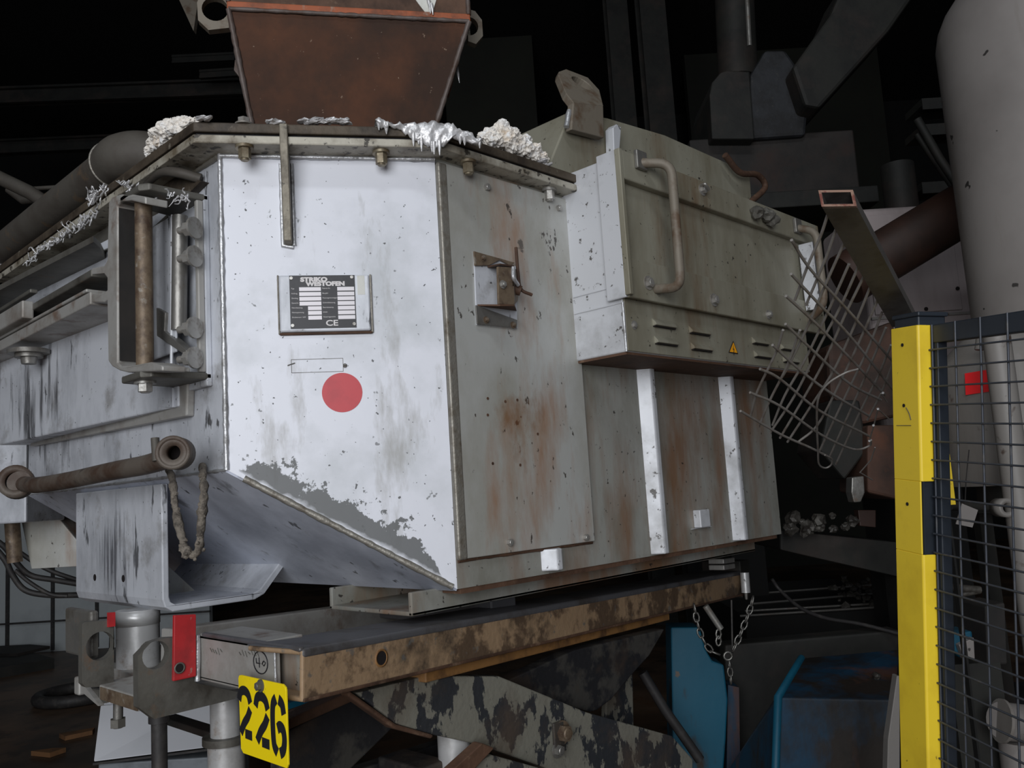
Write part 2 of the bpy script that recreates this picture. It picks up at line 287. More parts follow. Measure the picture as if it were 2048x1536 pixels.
def bolt(c, n, r, h, mat, parent, washer=True, name='bolt', shank=0):
    key = (round(r, 4), round(h, 4), mat, washer, shank)
    if key not in _bm:
        g = G(); z0 = 0
        if washer: g.cyl((0, 0, 0), (0, 0, h * .22), r * 1.45, n=20); z0 = h * .22
        pts = [V((math.cos(i * math.pi / 3) * r, math.sin(i * math.pi / 3) * r, z0)) for i in range(6)]
        g.hull(pts, [p + V((0, 0, h - z0)) for p in pts]); g.cyl((0, 0, h), (0, 0, h * 1.12), r * .72, r * .6, 12)
        if shank: g.cyl((0, 0, h), (0, 0, h + shank), r * .5, n=10)
        _bm[key] = g.mesh(name)
        _bm[key].materials.append(MAT[mat])
    n = V(n).normalized()
    mw = Matrix.Translation(V(c)) @ n.to_track_quat('Z', 'Y').to_matrix().to_4x4() @ Matrix.Rotation(random.random() * 1.05, 4, 'Z')
    return link(name, _bm[key], None, parent, mw=mw)
def text(name, s, o, u, v, size, mat, parent, ext=.0004, align='LEFT', sx=1., fat=0.):
    c = bpy.data.curves.new(name, 'FONT'); c.body = s; c.size = size; c.extrude = ext; c.align_x = align; c.align_y = 'BOTTOM_BASELINE'; c.offset = fat; c.resolution_u = 3
    t = bpy.data.objects.new(name, c); COL.objects.link(t)
    dg = bpy.context.evaluated_depsgraph_get(); dg.update()
    me = bpy.data.meshes.new_from_object(t.evaluated_get(dg)); bpy.data.objects.remove(t); bpy.data.curves.remove(c)
    u = V(u).normalized(); v = V(v).normalized(); n = u.cross(v)
    for p in me.vertices: p.co = V(o) + u * p.co.x * sx + v * p.co.y + n * (p.co.z + ext)
    me.materials.clear()
    return link(name, me, mat, parent)
# ================================================================ the hall
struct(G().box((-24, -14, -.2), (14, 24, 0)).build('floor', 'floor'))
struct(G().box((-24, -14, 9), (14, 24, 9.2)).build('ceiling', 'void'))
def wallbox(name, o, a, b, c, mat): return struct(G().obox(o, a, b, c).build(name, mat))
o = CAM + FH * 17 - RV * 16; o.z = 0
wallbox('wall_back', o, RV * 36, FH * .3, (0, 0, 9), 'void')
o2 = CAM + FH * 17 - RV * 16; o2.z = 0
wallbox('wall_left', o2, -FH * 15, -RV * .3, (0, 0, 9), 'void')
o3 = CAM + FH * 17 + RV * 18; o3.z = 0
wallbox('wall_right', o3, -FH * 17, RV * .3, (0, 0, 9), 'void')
def fbox(px0, py0, px1, py1, D, th, base=None):
    a = far(px0, py1, D); b = far(px1, py1, D); t = far(px0, py0, D)
    if base is not None: a.z = b.z = base
    w = (b - a).dot(RV); g = G().obox(a, RV * w, FH * th, UZ * (t.z - a.z)); return g
# olive wall bay and roof columns far behind
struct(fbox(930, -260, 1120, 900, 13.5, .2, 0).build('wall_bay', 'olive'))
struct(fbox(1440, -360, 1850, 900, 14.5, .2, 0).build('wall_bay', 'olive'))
def column(px0, px1, D, mat, label):
    t = thing('steel_column', far((px0 + px1) / 2, 1000, D), label, 'column', 'sooty steel columns in the hall'); t.location.z = 0
    a = far(px0, 700, D); b = far(px1, 700, D); w = (b - a).dot(RV); a.z = 0
    G().obox(a, RV * w, FH * .03, UZ * 8.9).build('column_face', mat, t); G().obox(a + FH * .3, RV * w, FH * .03, UZ * 8.9).build('column_face', mat, t)
    G().obox(a + RV * w * .45 + FH * .03, RV * w * .1, FH * .27, UZ * 8.9).build('column_web', mat, t)
column(1268, 1312, 9.5, 'darkmach', 'sooty dark column in the gloom, nearest behind the lifting lug')
column(1338, 1392, 9.0, 'darkmach', 'sooty dark column just left of the dark press block')
def girder(px0, py0, px1, py1, D, r, label, mat='darkmach'):
    a = far(px0, py0, D); b = far(px1, py1, D); d = (b - a).normalized(); up = UZ; h = r
    t = thing('roof_beam', a, label, 'beam', 'dark roof beams in the gloom'); n = d.cross(UZ).normalized()
    for k in (-1, 1): G().obox(a + UZ * (k * h) - n * h * .7, b - a, n * h * 1.4, UZ * .03).build('beam_flange', mat, t)
    G().obox(a - UZ * h - n * .015, b - a, n * .03, UZ * 2 * h).build('beam_web', mat, t)
girder(-60, 198, 500, 178, 11, .10, 'long thin dark roof beam crossing the gloom left of the rusty hopper')
girder(-60, 300, 300, 284, 12, .09, 'lower dark roof beam in the gloom above the fat pipe elbow')
girder(345, 122, 470, 116, 10.6, .04, 'short dark beam beside the left hopper edge, uppermost of the short ones')
girder(400, 152, 490, 146, 10.4, .04, 'short dark beam beside the left hopper edge, under another short one')
# pale plate of a crane, top left
t = thing('crane_plate', far(375, -20, 6), 'dusty grey triangular plate hanging at the top edge left of the hopper', 'plate')
G().prism([far(340, -40, 6), far(402, -40, 6), far(387, 62, 6)], FH * .05).build('plate_web', 'luggrey', t)
# ---- white panelled wall beyond the floor, lower left
wl = fbox(-40, 1000, 420, 1279, 10.3, .1, 0).build('wall_panelled', 'whitewall'); struct(wl)
for px in (10, 101, 190): fbox(px, 1000, px + 5, 1279, 10.26, .04, .02).build('panel_joint', 'cable', wl)
for py in (1250, ): fbox(-40, py, 420, py + 3, 10.25, .03).build('panel_joint', 'cable', wl)

# ================================================================ the furnace
E0 = V((-1.723, .8925, 0)); E1 = V((-1.4555, 1.291, 0)); UC = V((.5575, .8302, 0)); NC = V((.8302, -.5575, 0))
ZT, ZB, ZS = 2.328, 1.338, 1.627
YL, XR = .8925, -1.4555
F = thing('dosing_furnace', (-2.2, 1.9, ZB), 'big soiled silver dosing furnace with a pale corner panel standing on a rusty steel frame', 'furnace')
def chp(px, py, off=0.): return onp(px, py, E0 + NC * off, NC)
def L(px, py, off=0.): return at(px, py, 'Y', YL - off)
def R(px, py, off=0.): return at(px, py, 'X', XR + off)
XL, YB = -3.03, 2.79
# shell
g = G()
top = [(E0.x, YL, ZT), (E1.x, E1.y, ZT), (XR, YB, ZT), (XL, YB, ZT), (XL, YL, ZT)]
b0, b1, b2, b3, b4 = (E0.x, YL, ZS), (E1.x, E1.y, ZB), (XR, YB, ZB), (-2.78, YB, ZB), (XL, YL, ZS)
s5 = (-2.78, 1.25, ZB)
vs = [V(p) for p in top] + [V(p) for p in (b0, b1, b2, b3, b4, s5)]
g.add(vs, [(0, 1, 2, 3, 4), (0, 4, 9, 5), (0, 5, 6, 1), (1, 6, 7, 2), (2, 7, 8, 3), (3, 8, 10, 9, 4), (6, 10, 8, 7)])
shell = g.build('shell', 'silver', F)
# skins: slope, side
eps = .004
sl = [V(b0), V(b4), V(s5), V(b1)]
nsl = (sl[1] - sl[0]).cross(sl[3] - sl[0]).normalized()
if nsl.z > 0: nsl = -nsl
G().prism([sl[0] + V((0, 0, 0)), sl[1] + V((.01, 0, 0)), sl[2], sl[3]], nsl * .005).build('sloping_belly', 'slope', F)
cp = G().prism([E0 + UZ * ZT, E0 + UZ * ZS, E1 + UZ * ZB, E1 + UZ * ZT], NC * eps).build('corner_panel', 'white', F)
G().prism([(XR, E1.y, ZT), (XR, E1.y, ZB), (XR, YB, ZB), (XR, YB, ZT)], (eps, 0, 0)).build('side_panel', 'side', F)
weld('weld_seam', [E0 + UZ * ZT + NC * .004, E0 + UZ * ZS + NC * .004], .0065, 'weld', F)
weld('weld_seam', [E0 + UC * .035 + UZ * (ZS - .020) + NC * .003, E1 + UZ * (ZB + .006) - UC * .01 + NC * .003], .0075, 'weldgrey', F)
weld('weld_seam', [E0 + UZ * (ZT - .004) + NC * .006, E1 + UZ * (ZT - .004) + NC * .006], .006, 'weld', F)
weld('weld_seam', [V(b0) - V((0, .002, 0)), V(b4) - V((0, .002, 0))], .004, 'weld', F)
weld('weld_seam', [V((E0.x - .004, YL - .003, ZT - .004)), V((XL, YL - .003, ZT - .004))], .006, 'weldgrey', F)
# flange, gap, lid
def ring_off(d, y1=YB, xl=-3.12):
    dirl = V((-1, 0, 0))
    pl = []
    # offset corner points by intersecting offset edges
    def inter(p, d1, q, d2):
        m = d1.x * d2.y - d1.y * d2.x; w = q - p; s = (w.x * d2.y - w.y * d2.x) / m; return p + d1 * s
    a0 = E0 + V((0, -d - .008, 0)); a1 = E0 + NC * d; a2 = E1 + V((d * .85, 0, 0))
    c1 = inter(a0, V((1, 0, 0)), a1, UC); c2 = inter(a1, UC, a2, V((0, 1, 0)))
    return [V((xl, a0.y, 0)), c1, c2, V((a2.x, y1, 0)), V((xl, y1, 0))]
def plate(name, z0, z1, d, mat, y1=1.80, bevel=.003):
    p = ring_off(d, y1); return G().prism([V((q.x, q.y, z0)) for q in p], (0, 0, z1 - z0)).build(name, mat, F, bevel)
plate('flange', ZT, ZT + .019, .068, 'flangewhite')
plate('gasket', ZT + .019, ZT + .025, .060, 'stencil')
plate('lid_plate', ZT + .025, ZT + .047, .068, 'lid')
for (px, py) in ((489, 292), (762, 303)):
    p = onp(px, py, V((0, 0, ZT)), UZ); bolt(p, (0, 0, -1), .0135, .03, 'bolt', F); bolt((p.x, p.y, ZT + .047), (0, 0, 1), .0135, .016, 'boltgrey', F)
for (px, py) in ((936, 322), (1098, 378)):
    p = onp(px, py, V((0, 0, ZT)), UZ); bolt(p, (0, 0, -1), .0135, .03, 'bolt' if px < 1000 else 'boltgrey', F)
# hanging strap over the flange
st = [chp(556, 252, .073), chp(573, 252, .073), chp(581, 488, .012), chp(565, 492, .012)]
t0 = (chp(562, 300, .07) - E0).dot(UC); 
g = G(); prof = [(.004, 1.0), (.078, .0)]
ztop, zbot = chp(560, 247, .075).z, chp(575, 490, .012).z
tt = (chp(575, 440, .012) - E0).dot(UC)
o0 = E0 + UC * (tt - .009)
g.prism([o0 + NC * .004 + UZ * zbot, o0 + NC * .030 + UZ * (zbot + .004), o0 + NC * .076 + UZ * ZT, o0 + NC * .078 + UZ * ztop, o0 + NC * .064 + UZ * ztop, o0 + NC * .064 + UZ * (ZT - .002), o0 + NC * .004 + UZ * (ZT - .004)], UC * .018)
g.build('strap_bar', 'flange', F, .0025)
weld('weld_seam', [o0 + UC * .022 + NC * .006 + UZ * (ZT - .02), o0 + UC * .022 + NC * .006 + UZ * zbot], .005, 'weld', F)
weld('weld_seam', [o0 + NC * .006 - UC * .003 + UZ * (ZT - .02), o0 + NC * .006 - UC * .003 + UZ * zbot, o0 + NC * .006 + UC * .02 + UZ * (zbot - .004)], .0045, 'weld', F)
# nameplate on a shallow frame
def rect_c(px0, py0, px1, py1, off):
    a = chp(px0, py0, off); b = chp(px1, py1, off); t = sorted(((a - E0).dot(UC), (b - E0).dot(UC))); z = sorted((a.z, b.z)); return t[0], t[1], z[0], z[1]
def CP(t, z, off): return E0 + UC * t + NC * off + UZ * z
def cbox(t0, t1, z0, z1, o0, o1): return G().obox(CP(t0, z0, o0), UC * (t1 - t0), NC * (o1 - o0), UZ * (z1 - z0))
t0, t1, z0, z1 = rect_c(557, 551, 743, 661, .012)
h = .014
np_ = cbox(t0, t1, z0, z1, .004, h).build('nameplate', 'silver', F, .004)
cbox(t0 - .002, t1 + .003, z0 - .006, z0, .004, h - .003).build('frame_weld', 'rust', np_, .003)
cbox(t0 - .004, t0, z0 - .004, z1 + .002, .004, h - .004).build('frame_weld', 'weldgrey', np_, .002)
cbox(t1, t1 + .005, z0 - .004, z1 + .002, .004, h - .004).build('frame_weld', 'weldgrey', np_, .002)
w = t1 - t0; hh = z1 - z0
pt0, pt1 = t0 + w * .115, t0 + w * .835; pz0, pz1 = z0 + hh * .055, z1 - hh * .01
cbox(pt0, pt1, pz0, pz1, h, h + .0012).build('black_plate', 'black', np_)
pw, ph = pt1 - pt0, pz1 - pz0; hb = h + .0013
def PX(a, b): return CP(pt0 + pw * a, pz1 - ph * b, hb)
text('lettering', 'STRIKO', PX(.17, .115), UC, UZ, ph * .108, 'print', np_, .0002, sx=1.32, fat=.0009)
text('lettering', 'WESTOFEN', PX(.255, .198), UC, UZ, ph * .108, 'print', np_, .0002, sx=1.25, fat=.0009)
text('lettering', 'CE', PX(.53, .955), UC, UZ, ph * .15, 'print', np_, .0002, sx=1.25, fat=.0004)
rows = [.225, .318, .407, .497, .586, .674, .765]
left = ['Typ', 'Auftrag', 'Zeichng.', 'Gewicht', 'Nennleistung', 'Nennspannung', 'Drehstrom / kW']
right = ['Fabrik-Nr.', 'Baujahr', 'Fassungsvermögen', 'Schmelzleistung', 'Betriebstemp.', 'Inhalt', 'Gesamtgewicht']
for i, r in enumerate(rows):
    lw = .145 if i < 4 else .27
    for (a, b) in ((lw, .475), (.725, .985)):
        q0, q1 = pt0 + pw * a, pt0 + pw * b; cbox(q0, q1, pz1 - ph * (r + .072), pz1 - ph * r, h + .0012, h + .0018).build('plate_field', 'field', np_)
    text('lettering', left[i], PX(.025, r + .034), UC, UZ, ph * .036, 'print', np_, .0001)
    text('lettering', right[i], PX(.495, r + .034), UC, UZ, ph * .036, 'print', np_, .0001)
for a, b in ((.03, .05), (.955, .04), (.03, .94), (.965, .93)):
    p = CP(pt0 + pw * a, pz1 - ph * b, h + .001); s = G().cyl(p, p + NC * .002, .0042, .0036, 16); sc = s.build('plate_screw', 'boltgrey', np_)
st_ = cbox(t0 + w * .862, t0 + w * .945, z1 - hh * .36, z1 - hh * .02, h, h + .0006).build('paper_sticker', 'sticker', np_)
# empty label outline with a blob of weld, red sticker
t0, t1, z0, z1 = rect_c(582, 719, 687, 743, .004)
for (a, b, c, d) in ((t0, t1, z1 - .001, z1), (t0, t1, z0, z0 + .001), (t0, t0 + .001, z0, z1), (t1 - .001, t1, z0, z1)): cbox(a, b, c, d, .004, .0048).build('label_outline', 'greydark', F)
G().blob(chp(690, 731, .005), .005, 2, .3).build('weld_spot', 'steel', F); G().tube([chp(575, 731, .005), chp(590, 726, .005)], .0012, 6).build('scratch_mark', 'greydark', F)
c = chp(684.5, 785, .004); rr = (chp(725, 785, .004) - chp(644, 785, .004)).length / 2
G().cyl(c, c + NC * .0008, rr, n=56).build('red_sticker', 'reddot', F)
# ---- access cover on the side
def rbox(px0, py0, px1, py1, o0, o1):
    a = R(px0, py0, o1); b = R(px1, py1, o1); return a, b
AC = dict(y0=E1.y + .002, y1=1.762, z0=1.402, z1=2.318)
ac = G().box((XR + .004, AC['y0'], AC['z0']), (XR + .016, AC['y1'], AC['z1'])).build('access_cover', 'cover', F, .002)
G().box((XR + .004, AC['y0'] - .006, AC['z0'] - .002), (XR + .0175, AC['y0'] + .022, AC['z1'])).build('cover_edge_fold', 'weldgrey', ac, .006, 3)
weld('weld_seam', [(XR + .005, AC['y0'], AC['z0'] - .003), (XR + .005, AC['y1'], AC['z0'] - .003)], .005, 'rust', ac)
for px, py in ((972, 375), (1116, 417), (1170, 1075), (1018, 1085)): bolt(R(px, py, .016), (1, 0, 0), .0085, .009, 'boltgrey', ac, False)
for px, py in ((975, 797), (1010, 803), (975, 830), (1034, 800), (985, 927), (1040, 930), (1075, 868)):
    p = R(px, py, .0155); G().cyl(p, p + V((.0015, 0, 0)), .0035, n=10).build('rivet_hole', 'rust', ac)
# latch bracket
lat = G().prism([R(948, 502, .02), R(1033, 533, .02), R(1035, 657, .02), R(954, 650, .02)], (-.004, 0, 0)).build('latch_bracket', 'silver', F, .001)
G().prism([R(948, 502, .026), R(1030, 525, .026), R(1022, 532, .026), R(1000, 520, .026), R(978, 531, .026), R(950, 531, .026)], (-.004, 0, 0)).build('bracket_lip', 'rustpin', lat, .001)
G().prism([R(952, 610, .026), R(1035, 640, .026), R(1034, 656, .026), R(955, 648, .026)], (-.004, 0, 0)).build('bracket_lip', 'steel', lat, .001)
a = R(996, 533, .075); b = R(1027, 535, .075); c = R(1029, 610, .075); d = R(998, 608, .075)
G().prism([a, b, c, d], (-.006, 0, 0)).build('hook_plate', 'rustpin', lat, .001)
G().prism([R(955, 612, .022), R(1000, 612, .075), R(1029, 612, .075), R(1033, 622, .022)], (0, 0, .004)).build('hook_plate', 'rust', lat)
G().prism([R(975, 535, .022), R(1000, 530, .075), R(1028, 534, .075), R(1030, 541, .022)], (0, 0, .004)).build('hook_plate', 'rust', lat)
G().prism([b, R(1034, 540, .022), R(1036, 600, .022), c], (0, -.004, 0)).build('hook_plate', 'rustpin', lat)
bolt(R(1005, 569, .076), (1, 0, 0), .007, .008, 'boltgrey', lat)
for px, py in ((972, 640), (1026, 650), (965, 516)): bolt(R(px, py, .026), (1, 0, 0), .006, .006, 'rustpin', lat)
G().tube(spline([R(1032, 495, .05), R(1036, 545, .055), R(1042, 578, .06), R(1064, 590, .07)]), .004, 8).build('bent_hook', 'rust', lat)
G().cyl(R(1030, 578, .05), R(1042, 582, .06), .014, .012).build('hook_hub', 'rust', lat)
G().tube(spline([R(1026, 535, .075), R(1027, 555, .08), R(1036, 570, .07)]), .005, 8).build('bright_strip', 'weld', lat)
# ---- ribs, base trim, small clip
def rib(px, z0, z1, w):
    y = R(px, 900).y; return G().prism([(XR, y, z0), (XR + .036, y + w * .38, z0), (XR + .036, y + w * .62, z0), (XR, y + w, z0)], (0, 0, z1 - z0)).build('stiffener_rib', 'boxside', F, .004, 3)
rib(1282, ZB + .004, 1.90, .075); rib(1446, ZB + .004, 1.90, .075); rib(1064, ZB + .008, AC['z0'] - .004, .075)
clip = G().box(R(1388, 1056, .004), R(1419, 1018, .03)).build('pipe_clip', 'boxside', F, .003); 
G().box(R(1381, 1058, .003), R(1424, 1056, .012) + V((0, 0, .004))).build('clip_foot', 'boxside', clip)
# skid channel beneath
X0, X1 = -1.835, -1.517; ZC = 1.286
sk = G()
sk.box((X0, 1.21, ZC), (X0 + .012, 2.72, ZB)).box((X1 - .012, 1.21, ZC), (X1, 2.72, ZB)).box((X0, 1.21, ZC), (X1, 2.72, ZC + .010))
sk.build('skid_channel', 'side', F, .003)
G().box((XR - .06, 1.30, ZB - .012), (XR + .002, 2.76, ZB)).build('base_edge', 'rust', F)
# ---- electrical box
XB, XC = -1.277, -1.247; Y0, Y1 = 1.742, 2.76; ZE = 1.874
eb = G().box((XR, Y0, ZE), (XB, Y1, 2.385)).build('electrical_box', 'boxside', F, .004)
G().box((XB - .001, Y0 + .002, ZE + .002), (XB + .004, Y1 - .004, 2.06)).build('vent_panel', 'box', eb, .002)
G().box((XR, Y0 + .004, ZE - .006), (XB - .003, Y1 - .004, ZE)).build('box_underside', 'rust', eb)
for z in (2.045, 2.0): weld('weld_seam', [(XR + .02, Y0 - .001, z), (XB + .004, Y0 - .001, z)], .0022, 'boxside', eb)
weld('weld_seam', [(XB, Y0, ZE), (XB, Y0, 2.0)], .004, 'weld', eb)
# cover with rails
cy0, cy1, cz0, cz1 = 1.738, 2.86, 2.012, 2.388
cv = G().box((XB, cy0, cz0), (XB + .018, cy1, cz1)).build('box_cover', 'box', F, .002)
G().box((XB + .016, cy0 - .004, cz1 - .075), (XB + .040, cy1, cz1 + .003)).build('cover_rail', 'box', cv, .004)
G().box((XB + .016, cy0 - .004, cz0 - .004), (XB + .028, cy1, cz0 + .10)).build('cover_rail', 'box', cv, .003)
G().box((XB - .038, cy0 - .012, cz0 - .004), (XB + .024, cy0 - .002, cz1 + .006)).build('cover_end_plate', 'boxside', cv, .003)
G().box((XB + .024, cy0 - .016, cz0), (XB + .041, cy0 - .002, cz1 + .004)).build('rust_edge', 'box', cv, .002)
G().prism([at(1596, 490, 'X', XB + .03), at(1609, 492, 'X', XB + .03), at(1625, 622, 'X', XB + .03), at(1612, 622, 'X', XB + .03), at(1604, 560, 'X', XB + .03)], (.05, 0, 0)).build('end_flange', 'boxside', cv, .002)
def handle(b0, b1, o0, o1, ends):
    A, B = at(*b0, 'X', XB + .04), at(*b1, 'X', XB + .03); C_, D_ = at(*o0, 'X', XB + ends), at(*o1, 'X', XB + ends)
    h = G().tube(bev([A, C_, D_, B], .045), .0125, 14).build('cover_handle', 'luggrey', cv)
    G().box(A - V((0, .022, .02)), A + V((.012, .022, .03))).build('handle_foot', 'steel', cv, .003)
handle((1278, 326), (1312, 578), (1342, 326), (1362, 575), .105)
handle((1592, 456), (1618, 640), (1632, 462), (1650, 610), .105)
for (px, py, r) in ((1296, 566, .013), (1427, 600, .013), (1536, 629, .01), (1404, 380, .012)): bolt(at(px, py, 'X', XB + (.028 if py > 500 else .04)), (1, 0, 0), r, .012, 'boltgrey', cv)
for s, (px, py) in enumerate(((1515, 425), (1535, 430), (1545, 440))): G().blob(at(px, py, 'X', XB + .06), .022, 2, .5, seed=s).build('cracked_clamp', 'greydark', cv)
G().tube(spline([at(1404, 372, 'X', XB + .045), at(1410, 368, 'X', XB + .065), at(1418, 380, 'X', XB + .06)]), .004, 8).build('wing_screw', 'boltgrey', cv)
bolt(at(1268, 650, 'X', XB + .004), (1, 0, 0), .008, .006, 'boltgrey', eb)
def louvre(px0, px1, py):
    a = at(px0, py, 'X', XB + .004); b = at(px1, py, 'X', XB + .004); y0, y1 = a.y, b.y; z = a.z
    pr = [V((0, y0, z)), V((.014, y0, z + .002)), V((.011, y0, z + .010)), V((0, y0, z + .022))]
    g = G().prism([V((XB + .003 + p.x, p.y, p.z)) for p in pr], (0, y1 - y0, 0)); g.build('louvre', 'box', eb, .002)
    G().box((XB + .004, y0 + .002, z - .002), (XB + .0125, y1 - .002, z + .0005)).build('louvre_slot', 'darkhole', eb)
for a in ((1305, 1347, 652), (1309, 1351, 687), (1378, 1416, 666), (1382, 1420, 699), (1504, 1533, 687), (1508, 1538, 714), (1561, 1588, 699), (1566, 1594, 724)): louvre(*a)
a, b, c = at(1466, 682, 'X', XB + .0052), at(1457, 705, 'X', XB + .0052), at(1476, 708, 'X', XB + .0052)
m = (a + b + c) / 3
ws = G().prism([a, b, c], (.0008, 0, 0)).build('warning_sign', 'stencil', eb)
G().prism([m + (p - m) * .84 + V((.0009, 0, 0)) for p in (a, b, c)], (.0005, 0, 0)).build('warning_face', 'warn', ws) if False else None
k = V((.0010, 0, 0)); G().prism([m + (p - m) * .80 + k for p in (a, b, c)], (.0004, 0, 0)).build('warning_face', 'warn', eb)
s = (a - b).length; u = V((0, 1, 0)); q = m + V((.0016, 0, -.004))
G().prism([q + u * x * s + UZ * z * s for x, z in ((.03, .36), (-.10, .04), (-.01, .05), (-.05, -.17), (-.09, -.10), (-.03, -.30), (.06, -.16), (.00, -.18), (.07, .10), (-.01, .10))], (.0003, 0, 0)).build('warning_bolt', 'stencil', eb)
# ---- hood behind the lid with its lifting lug
HX = -1.43
hp = [at(px, py, 'X', HX) for px, py in ((1092, 345), (1142, 222), (1216, 236), (1330, 270), (1500, 346), (1504, 404), (1250, 330), (1200, 372))]
hd = G().prism(hp, (-.28, 0, 0)).build('hood', 'box', F, .004)
q0, q1 = hp[0], hp[1]
G().prism([at(1210, 262, 'X', HX + .004), at(1217, 255, 'X', HX + .004), at(1226, 262, 'X', HX + .004), at(1222, 312, 'X', HX + .004), at(1212, 316, 'X', HX + .004)], (.03, 0, 0)).build('hood_edge_strip', 'boxside', hd, .002)
LX = HX + .030
lo = [at(px, py, 'X', LX) for px, py in ((1147, 205), (1207, 212), (1209, 276), (1143, 259))]
lug = G().prism(lo, (-.022, 0, 0)).build('lifting_lug', 'luggrey', F, .003)
bd = (lo[1] - lo[0]).normalized(); nt_ = V((.80, 0, .60)); nt_ = (nt_ - bd * nt_.dot(bd)).normalized()
up = [onp(px, py, lo[0], nt_) for px, py in ((1147, 205), (1207, 212), (1199, 180), (1176, 155), (1132, 138), (1118, 143), (1117, 150), (1132, 186))]
cc = onp(1164, 166, lo[0], nt_); e1 = (up[1] - up[0]).normalized(); e2 = e1.cross(nt_).normalized()
ea = onp(1143, 153, lo[0], nt_); rad = (cc - ea).length * .95
hole = []
for i in range(22):
    an = i * 2 * math.pi / 22; hole.append(cc + (e1 * math.cos(an) + e2 * math.sin(an)) * min(rad, .042))
G().prism([up, hole], -nt_ * .022).build('lug_eye', 'luggrey', lug, .002)
weld('weld_seam', [lo[0] + V((-.012, -.006, -.02)), lo[3] + V((-.012, -.006, .01))], .008, 'weld', lug)
G().tube(spline([at(1450, 310, 'X', -1.40), at(1480, 345, 'X', -1.40), at(1515, 350, 'X', -1.40), at(1530, 375, 'X', -1.40), at(1500, 405, 'X', -1.40)]), .011, 10).build('red_hose', 'rust', F)
# ================================================================ furnace: door side
hg = G().box((-1.955, YL - .014, 1.815), (-1.779, YL, 2.252)).build('hinge_bracket', 'silver', F, .003)
for z0, z1 in ((2.236, 2.252), (1.829, 1.845)):
    G().prism([(-1.779, YL, z0), (-1.779, .758, z0), (-1.80, .742, z0), (-1.90, .742, z0), (-1.93, YL, z0)], (0, 0, z1 - z0)).build('hinge_arm', 'greydark', hg, .004)
G().box((-1.792, YL - .03, 1.845), (-1.779, YL - .014, 2.236)).build('bracket_edge', 'frame', hg, .003)
G().cyl((-1.853, .775, 1.83), (-1.853, .775, 2.25), .0185, n=24).build('hinge_pin', 'rustpin', hg)
bolt((-1.853, .775, 1.829), (0, 0, -1), .016, .022, 'boltgrey', hg)
for px, py in ((382, 455), (382, 512), (382, 655), (382, 715)):
    p = L(px + 9, py, .045); bolt(p, (-.92, -.38, 0), .0165, .026, 'boltgrey', hg, shank=.02)
G().box(L(268, 735, .045), L(347, 428, .052)).build('hinge_backing', 'silver', hg, .004)
G().tube([L(360, 432, .045), L(358, 660, .045)], .017, 12).build('hinge_backing_bar', 'steel', hg)
G().tube([L(345, 430, .052), L(343, 735, .052)], .004, 8).build('bright_strip', 'boxside', hg)
G().prism([L(312, 615, .06), L(330, 625, .06), L(328, 662, .06), L(372, 700, .06), L(372, 712, .06), L(313, 672, .06)], (0, .02, 0)).build('latch_tongue', 'steel', hg, .002)
# door box and its flange
dA, dB = V((-1.90, .868, 0)), V((-3.0, .800, 0))
nd = V((dB.y - dA.y, -(dB.x - dA.x), 0)).normalized()
if nd.y > 0: nd = -nd
def D(px, py, off=0.): return onp(px, py, dA + nd * off, nd)
zb = 1.782; za = 2.26
door = G().hull([(dA.x, dA.y, zb), (dB.x, dB.y, zb), (-3.0, YL, zb), (-1.90, YL, zb)], [(dA.x, dA.y, za), (dB.x, dB.y, za), (-3.0, YL, za), (-1.90, YL, za)]).build('door', 'silver', F, .004)
fl = [L(60, 893, .02), L(372, 832, .02), L(375, 735, .02), L(347, 735, .02), L(345, 814, .02), L(62, 877, .02)]
G().prism(fl, (0, .02, 0)).build('door_frame', 'frame', F, .004)
G().prism([L(262, 772, .03), L(345, 775, .03), L(345, 815, .03), L(264, 812, .03)], (0, .01, 0)).build('door_frame_pad', 'silver', door, .002)
# hinge yoke: a thick cut plate in front of the door
YH = .742
def H(px, py): return at(px, py, 'Y', YH)
out = [H(*p) for p in ((217, 405), (224, 394), (242, 388), (262, 388), (290, 393), (290, 408), (262, 401), (241, 403), (234, 412), (234, 725), (241, 732), (268, 730), (300, 724), (324, 731), (324, 742), (255, 745), (238, 741), (224, 733), (216, 722), (214, 600), (208, 605), (183, 605), (183, 588), (207, 585), (214, 580), (214, 556), (207, 547), (183, 549), (183, 536), (208, 531), (214, 520))]
yoke = G().prism(out, (0, .050, 0)).build('door_yoke', 'frame', F, .004)
a = H(234, 415); b = H(234, 722); G().box((a.x - .001, YH + .004, b.z), (a.x + .0015, YH + .0495, a.z)).build('yoke_liner', 'sootrust', yoke)
# straps running to the yoke: front edge and wide under-face
def strap(p0, p1, th, y0, yb, mat):
    a = at(*p0, 'Y', y0); b = at(*p1, 'Y', y0); z = (a.z + b.z) / 2
    return G().box((b.x, y0, z - th), (a.x, yb, z)).build('door_strap', mat, door, .003)
def strap(px, py0, py1, y0, yb, mat):
    a = at(px, py0, 'Y', y0); b = at(px, py1, 'Y', y0); return G().box((-3.1, y0, b.z), (a.x, yb, a.z)).build('door_strap', mat, door, .003)
strap(180, 583, 609, .742, .862, 'frame'); strap(172, 577, 584, .748, .80, 'frame')
strap(182, 538, 553, .748, .862, 'greydark')
